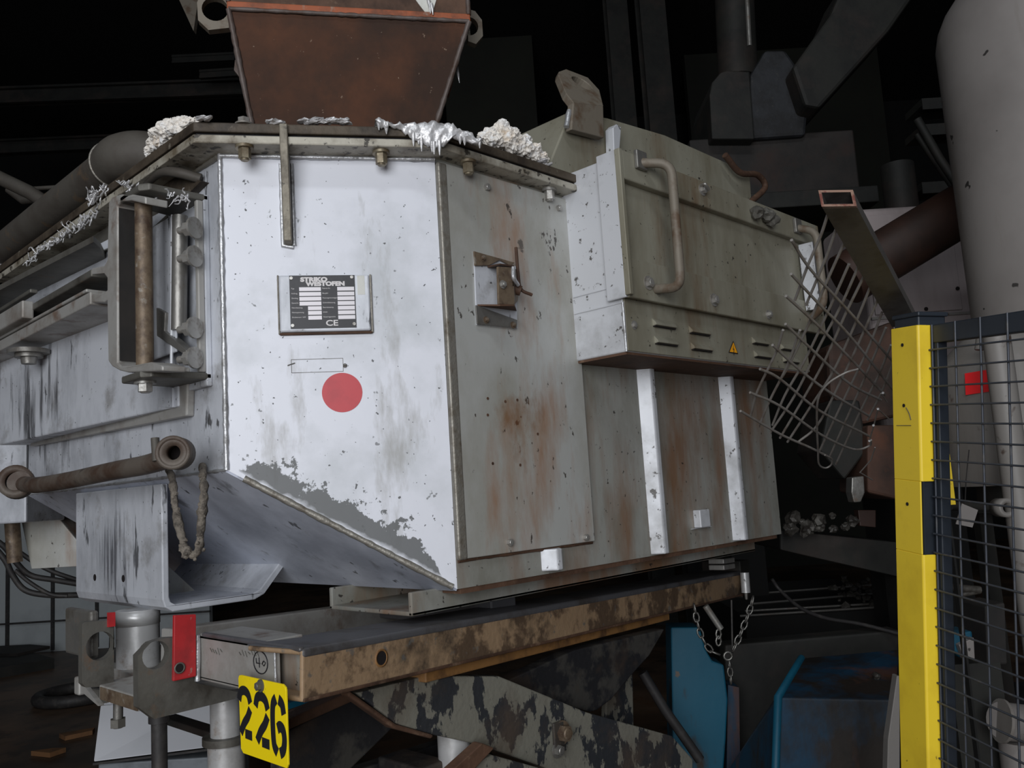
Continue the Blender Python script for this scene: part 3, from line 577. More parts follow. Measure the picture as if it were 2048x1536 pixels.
# hood plate above the straps, sagging outwards
hp1 = [at(200, 462, 'Y', .80), at(187, 484, 'Y', .77), at(70, 547, 'Y', .745), at(-30, 600, 'Y', .72), at(-30, 560, 'Y', .865), at(120, 470, 'Y', .868), at(215, 415, 'Y', .868)]
zz = hp1[1].z
G().prism([V((p.x, p.y, zz)) for p in hp1], (0, 0, .016)).build('door_hood', 'greydark', door, .003)
G().hull([(-1.93, .862, zz + .016), (-3.05, .775, zz + .016), (-3.05, YL, zz + .016), (-1.93, YL, zz + .016)], [(-1.93, .880, ZT - .015), (-3.05, .86, ZT - .015), (-3.05, YL, ZT - .015), (-1.93, YL, ZT - .015)]).build('door_hood_rise', 'greydark', door)
cb = G().box(at(-40, 683, 'Y', .722), at(44, 600, 'Y', .722) + V((0, .03, 0))).build('door_clamp', 'frame', F, .004)
G().box(at(-40, 640, 'Y', .752), at(60, 585, 'Y', .752) + V((0, .02, 0))).build('clamp_plate', 'greydark', cb, .003)
p = at(58, 700, 'Y', .775); G().cyl(p, p - UZ * .012, .055, n=28).cyl(p - UZ * .012, p - UZ * .022, .036, n=20).cyl(p - UZ * .022, p - UZ * .04, .022, .019, 12).build('clamp_washer', 'steel', cb)
# spout arch above the hinge
G().tube(spline([L(285, 372, .05), L(318, 345, .06), L(355, 345, .05), L(402, 358, .01)]), [.012] * 25, 8).build('pour_lip', 'pipe', F)
G().prism([L(300, 395, .02), L(325, 352, .02), L(360, 350, .02), L(402, 362, .02), L(372, 392, .02)], (0, .02, 0)).build('lip_recess', 'lid', F)
# spatter of aluminium along the hinge and hood
g = G(); rnd = random.Random(3)
def shred(p, q, n, L_, r):
    for i in range(n):
        t = rnd.random(); c = V(p).lerp(V(q), t) + V((rnd.uniform(-.01, .01), rnd.uniform(-.012, 0), rnd.uniform(-.006, .008)))
        pts = [c]
        for k in range(4): pts.append(pts[-1] + V((rnd.uniform(-1, 1), rnd.uniform(-.6, .2), rnd.uniform(-1, .8))) * L_)
        g.tube(spline(pts, 3), [r * rnd.uniform(.6, 1.3) * (1 - .05 * k) for k in range(13)], 5)
shred(at(250, 370, 'Y', .81), at(395, 402, 'Y', .80), 46, .010, .0022)
shred(at(62, 520, 'Y', .80), at(200, 425, 'Y', .82), 60, .013, .0026)
shred(at(190, 400, 'Y', .815), at(222, 370, 'Y', .815), 20, .014, .003)
g.build('aluminium_spatter', 'alu', F)['kind'] = 'stuff'
# frozen aluminium over the lid edge
lidp = ring_off(.068)
def lidpt(px, py): 
    return onp(px, py, lidp[1] + NC * .004, NC)
tp = [(750, 244), (765, 240), (780, 252), (800, 250), (830, 250), (850, 246), (880, 248), (900, 252), (915, 262), (935, 266), (950, 278), (962, 282)]
bt = [(757, 252), (772, 262), (778, 255), (800, 262), (820, 276), (846, 286), (862, 298), (878, 296), (893, 288), (905, 276), (925, 282), (955, 290)]
NU, NV = 54, 11
def cv_(L_, t):
    i = min(int(t * (len(L_) - 1)), len(L_) - 2); q = t * (len(L_) - 1) - i; return [L_[i][k] * (1 - q) + L_[i + 1][k] * q for k in (0, 1)]
g = G(); gv = []
for i in range(NU):
    t = i / (NU - 1); a, b = cv_(tp, t), cv_(bt, t); P0, P1 = lidpt(*a), lidpt(b[0], b[1] + rnd.uniform(-3, 3))
    for j in range(NV):
        q = j / (NV - 1)
        if q < .3: p = (P0 - NC * .05).lerp(P0, q / .3) + UZ * .004
        else: p = P0.lerp(P1, (q - .3) / .7)
        h = mnoise.noise(p * 60) * .010 + mnoise.noise(p * 130 + V((3, 1, 2))) * .006
        gv.append(p + NC * (.007 + h + .006 * math.sin(q * 3.1)) + UZ * (h * .6 if q < .35 else 0))
fcs = [(i * NV + j, i * NV + j + 1, (i + 1) * NV + j + 1, (i + 1) * NV + j) for i in range(NU - 1) for j in range(NV - 1)]
n = len(gv); back = [p - NC * .006 for p in gv]
rim = [i * NV for i in range(NU)] + [(NU - 1) * NV + j for j in range(1, NV)] + [i * NV + NV - 1 for i in range(NU - 2, -1, -1)] + [j for j in range(NV - 2, 0, -1)]
g.add(gv + back, fcs + [tuple(n + k for k in reversed(f)) for f in fcs] + [(rim[k], rim[(k + 1) % len(rim)], n + rim[(k + 1) % len(rim)], n + rim[k]) for k in range(len(rim))], True)
spl = g.build('frozen_aluminium', 'alu', F)
for px, py, l in ((757, 254, 8), (772, 262, 8), (826, 276, 18), (842, 282, 22), (867, 294, 16), (878, 292, 20), (919, 284, 6), (928, 286, 6), (958, 288, 10), (863, 294, 12), (836, 280, 10)):
    a = lidpt(px, py - 8) + NC * .007; b = lidpt(px + 1, py + l) + NC * .004; G().tube([a, a.lerp(b, .5), b], [.006, .004, .001], 7).build('aluminium_icicle', 'alu', spl)
for px, py in ((545, 240), (552, 243), (560, 241)) + tuple((610 + i * 7 + rnd.uniform(-3, 3), 241 + rnd.uniform(-4, 2)) for i in range(13)):
    G().blob(lidpt(px, py) - NC * .01, .007 + rnd.random() * .004, 2, .7, 12, (1.5, 1.5, .5), seed=px).build('aluminium_drop', 'alu', F)
for px, py in ((402, 236), (415, 237), (1085, 322), (1094, 330)): G().blob(at(px, py, 'Z', ZT + .05) if px < 1000 else R(px, py, .05), .009, 2, .6, 12, (1.6, 1, .5), seed=px).build('aluminium_drop', 'alu', F)
# ---- burner pipe with socket
YP = .78
pp = spline([at(335, 917, 'Y', YP), at(290, 930, 'Y', YP), at(225, 942, 'Y', YP), at(140, 960, 'Y', YP), at(75, 970, 'Y', YP - .01), at(48, 968, 'Y', YP)])
bp = G().tube(pp, .0215, 16).build('burner_pipe', 'hosepipe', F)
dn = V((.80, -.60, 0)).normalized(); c = at(350, 906, 'Y', YP)
G().ring(c - dn * .035, dn, .034, .015, .055, 30).ring(c + dn * .012, dn, .0345, .026, .009, 30).build('pipe_socket', 'hosepipe', bp)
G().cyl(c - dn * .04, c - dn * .03, .016, n=16).build('socket_bore', 'darkhole', bp)
G().cyl(at(313, 922, 'Y', YP - .02), at(310, 876, 'Y', YP - .02), .0085, n=12).build('socket_pin', 'pipe', bp)
c2 = at(40, 966, 'Y', YP); G().ring(c2 - V((.02, .0, 0)), (.9, -.4, .1), .046, .026, .05, 28).cyl(c2 - V((.03, -.02, 0)), c2 + V((.03, -.01, 0)), .032, n=24).build('pipe_elbow', 'hosepipe', bp)
# ---- fat lid pipe with elbow
YQ = .97
e = [at(-60, 545, 'Y', YQ), at(0, 505, 'Y', YQ), at(100, 428, 'Y', YQ), at(205, 348, 'Y', YQ), at(232, 326, 'Y', YQ)]
lp = G().tube(e, .058, 28).build('lid_pipe', 'pipe', F)
ee = e[-1]; dd = (e[-1] - e[0]).normalized()
G().tube(spline([ee - dd * .02, ee + dd * .06, ee + dd * .11 + V((0, .05, .0)), ee + dd * .13 + V((0, .16, -.02))], 7), .068, 28).build('pipe_elbow', 'pipe', lp)
G().ring(ee - dd * .024, dd, .071, .055, .008, 30).build('pipe_weld', 'weldgrey', lp)
G().ring(at(4, 502, 'Y', YQ), dd, .064, .055, .02, 30).build('pipe_weld', 'alu', lp)
# ---- leg bracket under the slope: a J-bent plate with a web
x0, x1 = -2.588, -2.03; yf = .884; zf = 1.613; zl = 1.313
pr = [(yf, zf), (yf, zl + .03), (yf + .006, zl + .012), (yf + .025, zl), (1.12, zl), (1.145, zl + .010), (1.205, zl + .075), (1.195, zl + .087), (1.135, zl + .024), (1.115, zl + .016), (yf + .03, zl + .016), (yf + .02, zl + .022), (yf + .016, zl + .035), (yf + .016, zf)]
lb = G().prism([(x0, y, z) for y, z in pr], (x1 - x0, 0, 0)).build('leg_bracket', 'silver', F, .003)
G().prism([at(285, 1085, 'X', -2.3), at(396, 1187, 'X', -2.3), at(330, 1200, 'X', -2.3), at(285, 1200, 'X', -2.3)], (-.014, 0, 0)).build('gusset_web', 'side', lb)
for px, py in ((190, 1155), (247, 1157)):
    p = at(px, py, 'Y', yf); G().cyl(p, p - V((0, .0012, 0)), .009, n=14).build('bracket_hole', 'darkhole', lb)
# grey switch box and back parts seen past the left end
gb = G().box(far(-60, 1052, 3.0), far(54, 890, 3.0) + FH * .3 ).build('end_box', 'silver', F, .006) if False else None
g0 = far(-90, 1054, 2.9); g1 = far(52, 1054, 2.9); g2 = far(-90, 888, 2.9)
G().obox(g0, RV * (g1 - g0).dot(RV), FH * .25, UZ * (g2.z - g0.z)).build('end_box', 'silver', F, .006)
a0 = far(52, 1140, 3.15); a1 = far(150, 1140, 3.15); a2 = far(52, 975, 3.15)
G().prism([far(30, 985, 3.15), far(75, 985, 3.15), far(170, 1100, 3.15), far(170, 1132, 3.15), far(62, 1138, 3.15)], FH * .3).build('end_bracket', 'cover', F, .004)
G().cyl(far(24, 1040, 3.1), far(30, 1125, 3.1), .025).build('end_leg', 'rustpin', F)
# ================================================================ rusty hopper standing on the lid
DH = 2.36
p0 = dep(690, 236, DH); NH = NC
BL, BR = onp(500, 232, p0, NH), onp(874, 240, p0, NH)
oT = NH * .07
TL, TR = onp(457, 18, p0 + oT, NH), onp(938, 44, p0 + oT, NH)
zm = (TL.z + TR.z) / 2; TL.z = TR.z = zm
k = (BL.z - ZT - .047) / (TL.z - BL.z)
BL = BL + (BL - TL) * k; BR = BR + (BR - TR) * k; BL.z = BR.z = ZT + .047
hop = thing('charging_hopper', ((BL + BR) / 2 - NH * .3), 'rusty brown tapering charging hopper standing on the furnace lid', 'hopper')
uh = (TR - TL).normalized(); wT = (TR - TL).length; wB = (BR - BL).length
def quad(c, w, d): return [c, c + uh * w, c + uh * w - NH * d, c - NH * d]
bq = quad(BL, wB, .34); tq = quad(TL, wT, .46)
G().hull(bq, tq).build('hopper_body', 'hopper', hop, .004)
rq = quad(TL - UZ * .0, wT, .46); G().hull([p + UZ * .0 for p in rq], [p + UZ * .42 for p in rq]).build('hopper_rim', 'rust', hop, .004)
o_ = NH * .004 - uh * .004
G().hull([p for p in quad(TL + o_ - UZ * .002, wT + .008, .468)], [p + UZ * .022 for p in quad(TL + o_, wT + .008, .468)]).build('primer_band', 'orange', hop, .003)
weld('weld_seam', [TL + NH * .002, TR + NH * .002], .006, 'hopgrey', hop)
for a, b in ((TL, BL), (TR, BR)): weld('weld_seam', [a + NH * .002, b + NH * .002], .008, 'hopgrey', hop)
weld('weld_seam', [TL + UZ * .02, TL + UZ * .4], .007, 'hopgrey', hop)
weld('weld_seam', [TR + UZ * .02, TR + UZ * .4], .007, 'hopgrey', hop)
def eye(pts, c, ro, dpt):
    q0 = p0 + NH * dpt; P = [onp(*p, q0, NH) for p in pts]; cc = onp(*c, q0, NH); r = ro
    G().prism([P, [cc + (uh * math.cos(i * .2856) + UZ * math.sin(i * .2856)) * r for i in range(22)]], -NH * .025).build('hopper_eye', 'luggrey', hop, .003)
eye(((462, -30), (462, 55), (417, 60), (396, 40), (394, 5), (400, -10), (420, -32)), (430, 18), .036, -.12)
eye(((936, 18), (936, 82), (952, 88), (966, 72), (964, 40), (950, 22)), (937, 52), .030, -.12)
G().prism([onp(x, y, p0 + NH * .07, NH) for x, y in ((822, -12), (880, -25), (866, 22), (852, 28), (838, 10))], NH * .003).build('torn_tag', 'sticker', hop)
for x, y0, y1 in ((857, 0, 27), (862, 8, 30)): G().tube([onp(x, y0, p0 + NH * .078, NH), onp(x + 3, (y0 + y1) / 2, p0 + NH * .08, NH), onp(x + 4, y1, p0 + NH * .078, NH)], [.006, .004, .001], 7).build('metal_drip', 'alu', hop)
G().tube([onp(913, 130, p0 - NH * .01, NH), onp(916, 148, p0, NH), onp(919, 166, p0, NH)], [.004, .004, .0008], 6).build('metal_drip', 'alu', hop)
G().prism([onp(x, y, p0 - NH * .03, NH) for x, y in ((470, 120), (468, 140), (482, 158), (489, 150), (482, 118))], -NH * .01).build('side_rib', 'hopgrey', hop)
# insulation wool
wl1 = G()
for i, (px, py, r) in enumerate(((985, 276, .030), (1005, 264, .026), (1012, 282, .036), (1040, 292, .034), (1062, 305, .030), (1080, 316, .022), (1028, 276, .024), (1005, 254, .018))):
    wl1.blob(at(px, py, 'X', XR + .02), r, 4, .5, 5, (1, 1, .85), seed=i)
tag(wl1.build('insulation_wool', 'wool'), 'larger fluffy white clump of insulation wool on the lid edge below the lifting lug', 'wool', 'insulation wool clumps on the lid')
wl2 = G()
for i, (px, py, r) in enumerate(((312, 288, .022), (328, 276, .030), (345, 266, .032), (362, 258, .030), (380, 250, .020), (302, 302, .016), (338, 256, .014))):
    wl2.blob(at(px, py, 'Y', .88), r, 4, .5, 5, (1.2, 1, .85), seed=i + 20)
tag(wl2.build('insulation_wool', 'wool'), 'smaller white clump of insulation wool on the lid beside the fat pipe elbow', 'wool', 'insulation wool clumps on the lid')
# encrusted rope loop
rp = spline([at(x, y, 'Y', yy) for x, y, yy in ((335, 935, .862), (345, 960, .850), (350, 1010, .85), (360, 1060, .845), (372, 1100, .84), (386, 1110, .84), (398, 1095, .845), (403, 1040, .85), (408, 985, .855), (405, 930, .88))], 9)
rr_ = [.009 * (1 + .55 * (mnoise.noise(p * 55) + .3 * mnoise.noise(p * 160))) for p in rp]
g = G().tube(rp, rr_, 9)
for i in range(60):
    p = random.choice(rp); w_ = .012 if p.z < rp[0].z - .16 else .005
    g.blob(p + V((random.uniform(-1, 1), random.uniform(-1, .5), random.uniform(-1, 1))) * w_, random.uniform(.004, .009), 1, .5, seed=i)
tag(g.build('rope_loop', 'encrust'), 'dust-encrusted rope loop hanging in front of the silver sloping belly', 'rope')

# ================================================================ steel carrying frame under the furnace
FR = thing('steel_undercarriage', (-1.9, 1.6, 1.0), 'worn steel carrying frame of channels under the silver furnace', 'frame')
cz = 1.285; FC = at(605, 1300, 'Z', cz)
BD = ray(2245, 1006).normalized(); BN = V((BD.y, -BD.x, 0)).normalized(); BU = BN.cross(BD).normalized()
if BU.z < 0: BU = -BU
LB = 2.2; HB = .091
def chan(o, length, w, h, t, mat, name, parent, bevel=.004):
    # web on the outer side, flanges pointing inwards; rounded outer corners by the bevel
    pr = [(0, 0), (0, -h), (-w, -h), (-w, -h + t), (-t, -h + t), (-t, -t), (-w, -t), (-w, 0)]
    return G().prism([o + BN * a + BU * b for a, b in pr], BD * length).build(name, mat, parent, bevel, 3)
mb = chan(FC + BU * .0, LB, .155, HB, .010, 'beam', 'side_channel', FR, .0045)
G().obox(FC + BU * .0005 - BN * .155, BN * .150, BD * LB, BU * .0015).build('channel_top', 'beamtop', FR)
tb = [FC + BN * .0006 + BU * .001 + BD * .02, FC + BN * .0006 + BU * .001 + BD * (LB - .02)]
g = G(); g.obox(FC - BN * .012 - BU * .016, BN * .0135, BD * LB, BU * .018); g.build('channel_shoulder', 'beamtop', FR, .008, 4)
hc = onp(762, 1316, FC, BN); G().ring(hc - BN * .002, BN, .0175, .0135, .0045, 26).build('hole_rim', 'orangebar', FR); G().cyl(hc - BN * .002, hc + BN * .0018, .0138, n=22).build('web_hole', 'darkhole', FR)
G().obox(FC + BN * .001 - BU * (HB), BN * .004, BD * LB, BU * .007).build('channel_lip', 'rust', FR, .002)
# ochre bar beneath the channel
oa = onp(852, 1362, FC - BN * .02, BN); G().obox(oa - BU * .004, BD * 1.22, -BN * .09, BU * .022).build('ochre_bar', 'orangebar', FR, .003)
# far end stop plate with jack screw
fe = FC + BD * LB; G().obox(fe - BN * .16 - BU * .10, BN * .16, BD * .10, BU * .14).build('end_block', 'darkmach', FR, .004)
for dz in (0, -.022): 
    a = onp(1448, 1128, FC + BN * .03, BN) + BU * dz; G().obox(a, BD * .11, -BN * .06, BU * .018).build('stop_pad', 'frame', FR, .003)
a = onp(1489, 1145, FC + BN * .03, BN); G().cyl(a, a - BU * .075, .017, n=14).build('jack_screw', 'chrome', FR); G().cyl(a - BU * .075, a - BU * .10, .008, .005, 12).build('jack_tip', 'steel', FR)
# front cross member
fy = .864
g = G(); g.box((-1.806, fy, 1.192), (-1.498, fy + .012, 1.284)).box((-1.806, fy, 1.274), (-1.56, fy + .1, 1.286)).box((-1.806, fy, 1.19), (-1.56, fy + .1, 1.20))
fm = g.build('cross_channel', 'frame', FR, .003, 3)
G().obox(V((-1.79, fy - .004, 1.28)), V((.385, 0, 0)), V((0, .012, 0)), V((0, 0, .010))).build('cross_top', 'beamtop', FR, .005, 3)
G().box((-1.535, fy + .025, 1.20), (-1.415, fy + .035, 1.277)).build('inner_plate', 'side', FR)
weld('weld_seam', [(-1.498, fy, 1.274), (-1.498, fy, 1.20)], .003, 'weld', FR)
# back inner beams, seen over the cross member
G().box((-2.3, 1.55, 1.20), (-1.62, 1.64, 1.285)).build('inner_channel', 'beamtop', FR, .004)
G().obox(FC - BN * .62 + BD * .12 - BU * .09, BN * .05, BD * 1.3, BU * .09).build('inner_channel', 'frame', FR, .004)
# handwriting
c = at(521, 1325, 'Y', fy - .001); G().tube([c + V((math.cos(i * .3142) * .0265, 0, math.sin(i * .3142) * .021)) for i in range(20)], .0011, 5, close=True).build('chalk_mark', 'stencil', FR)
for pts in (((512, 1316), (513, 1326), (520, 1327)), ((518, 1315), (519, 1335)), ((527, 1322), (524, 1328), (528, 1332), (531, 1326), (527, 1322))): G().tube([at(*p, 'Y', fy - .001) for p in pts], .0011, 5).build('chalk_mark', 'stencil', FR)
for k in range(12):
    px = (420 + k * 5) if k < 5 else (478 + (k - 5) * 6); G().tube([at(px, 1296 + (k % 3) * 2 + (4 if k > 4 else 0), 'Y', fy - .001), at(px + 4, 1304 + (k % 4) * 2 + (4 if k > 4 else 0), 'Y', fy - .001)], .0008, 4).build('chalk_mark', 'greydark', FR)
# lug plates with eyes
def lugp(pts, c, r, X, mat):
    P = [at(*p, 'X', X) for p in pts]; cc = at(*c, 'X', X)
    return G().prism([P, [cc + V((0, math.cos(i * .2618), math.sin(i * .2618))) * r for i in range(24)]], (-.025, 0, 0)).build('lug_plate', mat, FR, .003)
lug1 = lugp(((276, 1312), (302, 1285), (330, 1276), (392, 1273), (392, 1366), (476, 1384), (470, 1398), (308, 1438), (277, 1415)), (312, 1310), .028, -1.806, 'greydark')
G().prism([at(345, 1230, 'X', -1.80), at(388, 1228, 'X', -1.80), at(388, 1352, 'X', -1.80), at(343, 1362, 'X', -1.80)], (.010, 0, 0)).build('red_tab', 'rededge', lug1, .002)
c = at(359, 1336, 'X', -1.789); G().ring(c, (1, 0, 0), .0115, .0085, .002, 22).build('tab_hole', 'greydark', lug1); G().cyl(c - V((.001, 0, 0)), c + V((.0012, 0, 0)), .0088, n=18).build('tab_hole', 'darkhole', lug1)
weld('weld_seam', [at(395, 1270, 'X', -1.80), at(395, 1362, 'X', -1.80)], .006, 'weld', FR)
X2 = -2.04
lug2 = lugp(((165, 1248), (172, 1244), (228, 1240), (228, 1372), (172, 1375), (165, 1368)), (201, 1292), .031, X2, 'greydark')
G().prism([at(214, 1225, 'X', X2), at(228, 1224, 'X', X2), at(228, 1252, 'X', X2), at(214, 1254, 'X', X2)], (.008, 0, 0)).build('red_tab', 'rededge', lug2)
G().box((X2 - .20, .74, 1.23), (X2 - .04, .76, 1.335)).build('lug_block', 'steel', FR, .006)
# base plate of the jack and its cylinder
zj = 1.178
G().prism([(X2, .745, zj - .03), (-1.832, .745, zj - .03), (-1.832, 1.0, zj - .03), (-2.30, 1.0, zj - .03), (-2.30, .84, zj - .03), (X2 - .03, .84, zj - .03), (X2 - .03, .78, zj - .03)], (0, 0, .03)).build('jack_plate', 'frame', FR, .003)
G().box((X2 + .01, .743, zj - .029), (-1.833, .746, zj - .003)).build('plate_edge', 'rustpin', FR)
jc = V((-1.95, .845, 0))
j0 = at(277, 1366, 'Y', .892); jc = V((j0.x, .892, 0))
G().cyl((jc.x, jc.y, zj), (jc.x, jc.y, 1.313), .0500, n=36).build('jack_cylinder', 'chrome', FR)
G().ring((jc.x, jc.y, 1.277), (0, 0, 1), .0512, .045, .035, 36).build('jack_collar', 'chrome', FR)
p = at(237, 1395, 'Y', .79); q = at(236, 1437, 'Y', .79); G().cyl(p + UZ * .03, q, .0105, n=14).build('jack_bolt', 'steel', FR); bolt(q, (0, 0, -1), .0175, .018, 'greydark', FR, False)
p = at(157, 1374, 'Y', .745); G().box(p - V((.03, .0, .02)), p + V((.0, .03, .02))).build('lock_nut', 'frame', FR, .004); G().prism([at(163, 1368, 'Y', .74), at(170, 1374, 'Y', .74), at(200, 1412, 'Y', .74), at(196, 1412, 'Y', .74), at(164, 1384, 'Y', .74)], (0, .01, 0)).build('lock_tab', 'frame', FR)
G().prism([at(170, 1376, 'Y', .75), at(196, 1410, 'Y', .75), at(240, 1400, 'Y', .75), at(250, 1386, 'Y', .75)], (0, .012, 0)).build('lug_gusset', 'greydark', FR)
# ---- number plate
sg = thing('number_plate', at(525, 1440, 'Y', fy - .016), 'yellow metal plate stencilled 226 bolted to the frame front', 'sign')
SY = fy - .034; sd = V((.1755, 0, 0)); TLs = at(476, 1349, 'Y', SY); TRs = at(571, 1370, 'Y', SY); BLs = at(482, 1505, 'Y', SY); BRs = at(576, 1538, 'Y', SY)
def SP(u, v): return TLs.lerp(TRs, u).lerp(BLs.lerp(BRs, u), v)
rcs = [(.06, 0), (.94, 0), (.99, .03), (1, .07), (1, .95), (.97, 1), (.05, 1), (.0, .95), (0, .05), (.02, .01)]
G().prism([SP(*p) for p in rcs], (0, .004, 0)).build('plate_sheet', 'signyellow', sg, .0008)
def digit(strokes, u0, wu, v0, hv, wd=.2):
    for st in strokes:
        P = spline([V((x, y, 0)) for x, y in st], 6) if len(st) > 2 else [V((x, y, 0)) for x, y in st]
        lft, rgt = [], []
        for i, p in enumerate(P):
            t = (P[min(i + 1, len(P) - 1)] - P[max(i - 1, 0)]); t = V((t.x * .62, t.y, 0)).normalized(); n = V((-t.y, t.x, 0)) * wd * .5
            lft.append(p + V((n.x / .62, n.y, 0))); rgt.append(p - V((n.x / .62, n.y, 0)))
        pts = [SP(u0 + q.x * wu, v0 + q.y * hv) + V((0, -.0002, 0)) for q in lft + rgt[::-1]]
        G().prism(pts, (0, -.0006, 0)).build('stencil_digit', 'stencil', sg)
two = [[(.04, .26), (.18, .08), (.5, .03), (.8, .10), (.95, .27)], [(.93, .40), (.70, .58), (.38, .74), (.08, .955)], [(.45, .945), (1.0, .955)]]
six = [[(.36, .02), (.16, .12), (.09, .32), (.09, .62), (.15, .86), (.36, .98)], [(.56, .02), (.80, .10), (.90, .27)], [(.56, .98), (.80, .90), (.90, .72), (.82, .55), (.60, .50), (.42, .55)]]
digit(two, .0, .27, .17, .60, .20); digit(two, .36, .28, .19, .62, .20); digit(six, .70, .28, .18, .68, .20)
bolt(SP(.5, .075), (0, -1, 0), .008, .01, 'greydark', sg, True)
# ---- cylinder leg with collar under the frame
g = thing('lift_cylinder', at(450, 1530, 'Y', .98), 'short silver lift cylinder with a flat collar beside the yellow number plate', 'cylinder')
ca = at(452, 1470, 'Y', .98)
G().cyl((ca.x, ca.y, ca.z), (ca.x, ca.y, 1.19), .034, n=28).build('cylinder_rod', 'chrome', g)
G().cyl((ca.x, ca.y, ca.z - .016), (ca.x, ca.y, ca.z), .052, n=28).build('cylinder_collar', 'greydark', g)
G().cyl((ca.x, ca.y, .75), (ca.x, ca.y, ca.z - .016), .041, n=28).build('cylinder_barrel', 'chrome', g)
G().box((ca.x - .3, ca.y - .02, ca.z - .012), (ca.x - .04, ca.y + .02, ca.z + .004)).build('collar_arm', 'darkmach', g, .003)
G().box((ca.x - .16, ca.y - .13, .70), (ca.x + .16, ca.y + .16, .75)).build('cylinder_base', 'darkmach', g, .003)
G().cyl((ca.x, ca.y, 0), (ca.x, ca.y, .70), .07, n=20).build('cylinder_foot', 'darkmach', g)
# black rod under the lug
rd = thing('support_rod', at(320, 1536, 'Y', .83), 'plain black round rod hanging under the eyed lug plate', 'rod')
pa = at(318, 1425, 'Y', .83); pb = at(325, 1600, 'Y', .83); G().cyl((pa.x, .83, 0), (pa.x, .83, pa.z), .0165, n=18).build('rod_bar', 'cable', rd); G().cyl((pa.x, .83, pa.z - .02), (pa.x, .83, pa.z + .01), .022, n=18).build('rod_head', 'cable', rd)
# ================================================================ lifting linkage below
SL = thing('scissor_lift', (-1.6, 1.6, 0), 'heavy crossed linkage arms with peeling paint below the steel frame', 'lift')
def arm(pts, X, th, mat, name='lift_arm'):
    return G().prism([at(*p, 'X', X) for p in pts], (-th, 0, 0)).build(name, mat, SL, .004)
arm(((712, 1386), (850, 1352), (1000, 1353), (1175, 1425), (1345, 1472), (1386, 1518), (1386, 1620), (1230, 1620), (1090, 1536), (960, 1490), (868, 1470), (792, 1448)), -1.50, .045, 'scissor')
arm(((700, 1382), (792, 1448), (868, 1470), (864, 1478), (788, 1458), (696, 1392)), -1.495, .03, 'rust', 'arm_edge')
arm(((990, 1372), (1150, 1300), (1330, 1258), (1300, 1310), (1262, 1352), (1222, 1400), (1195, 1420), (1180, 1424)), -1.58, .045, 'scissordark')
arm(((1215, 1345), (1266, 1345), (1268, 1455), (1212, 1440)), -1.66, .02, 'scissor', 'arm_plate')
arm(((560, 1470), (730, 1385), (800, 1442), (700, 1540), (640, 1600), (560, 1600)), -1.62, .04, 'scissordark')
arm(((560, 1446), (720, 1374), (740, 1388), (574, 1462), (574, 1470), (560, 1470)), -1.60, .05, 'rust', 'arm_edge')
arm(((930, 1536), (985, 1510), (1080, 1536), (1090, 1620), (900, 1620)), -1.46, .03, 'scissor')
arm(((900, 1545), (965, 1486), (990, 1496), (930, 1560)), -1.45, .03, 'rust', 'arm_edge')
arm(((700, 1545), (900, 1480), (960, 1475), (1080, 1620), (640, 1620)), -1.72, .04, 'scissordark')
pc = at(908, 1480, 'X', -1.56); G().cyl((pc.x, pc.y, .7), (pc.x, pc.y, pc.z + .06), .038, n=26).build('lift_piston', 'chrome', SL)
bolt(at(1122, 1465, 'X', -1.495), (1, 0, 0), .02, .022, 'rustpin', SL); G().box(at(1106, 1500, 'X', -1.498), at(1128, 1440, 'X', -1.49)).build('pivot_plate', 'scissordark', SL, .003)
bolt(at(1114, 1500, 'X', -1.495), (1, 0, 0), .013, .015, 'steel', SL)
G().box((-1.80, 1.15, 0), (-1.45, 2.15, .12)).build('lift_base', 'darkmach', SL, .01)
for y in (1.25, ): G().box((-1.72, y, .12), (-1.56, y + .08, .95)).build('lift_post', 'scissordark', SL, .005)
G().prism([at(560, 1412, 'X', -2.0), at(660, 1380, 'X', -2.0), at(660, 1390, 'X', -2.0), at(560, 1425, 'X', -2.0)], (-.02, 0, 0)).build('teal_strip', 'blue', SL)
G().prism([at(712, 1460, 'X', -1.95), at(732, 1452, 'X', -1.95), at(730, 1510, 'X', -1.95), at(712, 1510, 'X', -1.95)], (-.02, 0, 0)).build('teal_strip', 'blue', SL)
G().prism([at(1055, 1338, 'X', -1.9), at(1020, 1370, 'X', -1.9), at(1080, 1400, 'X', -1.9), at(1180, 1380, 'X', -1.9), at(1180, 1290, 'X', -1.9)], (-.03, 0, 0)).build('arm_plate', 'side', SL)
# ================================================================ white cabinet on the floor, lower left
wc = thing('white_cabinet', far(300, 1500, 3.6), 'bright white sheet metal cabinet with a sloping front under the frame', 'cabinet')
pts = [far(x, y, d) for x, y, d in ((200, 1412, 3.75), (430, 1395, 3.75), (425, 1494, 3.45), (186, 1524, 3.45))]
wc.location.z = 0
nb = FH * .45
G().hull([pts[3], pts[2], pts[2] + nb, pts[3] + nb], [pts[0], pts[1], pts[1] + FH * .15, pts[0] + FH * .15]).build('cabinet_front', 'whitecab', wc, .006)
a, b = pts[3].copy(), pts[2].copy(); lo = min(a.z, b.z) - .02
G().obox(V((a.x, a.y, 0)) + FH * .04, V((b.x - a.x, b.y - a.y, 0)), nb - FH * .05, UZ * lo).build('cabinet_base', 'cabgrey', wc, .006)
G().obox(pts[3] - UZ * .012 - FH * .002, pts[2] - pts[3], nb * .9, UZ * .008).build('cabinet_seam', 'cable', wc)
up_ = [far(x, y, 3.8) for x, y in ((200, 1410), (430, 1392), (430, 1380), (206, 1400))]
G().prism(up_, FH * .12).build('cabinet_lid', 'whitecab', wc, .003)
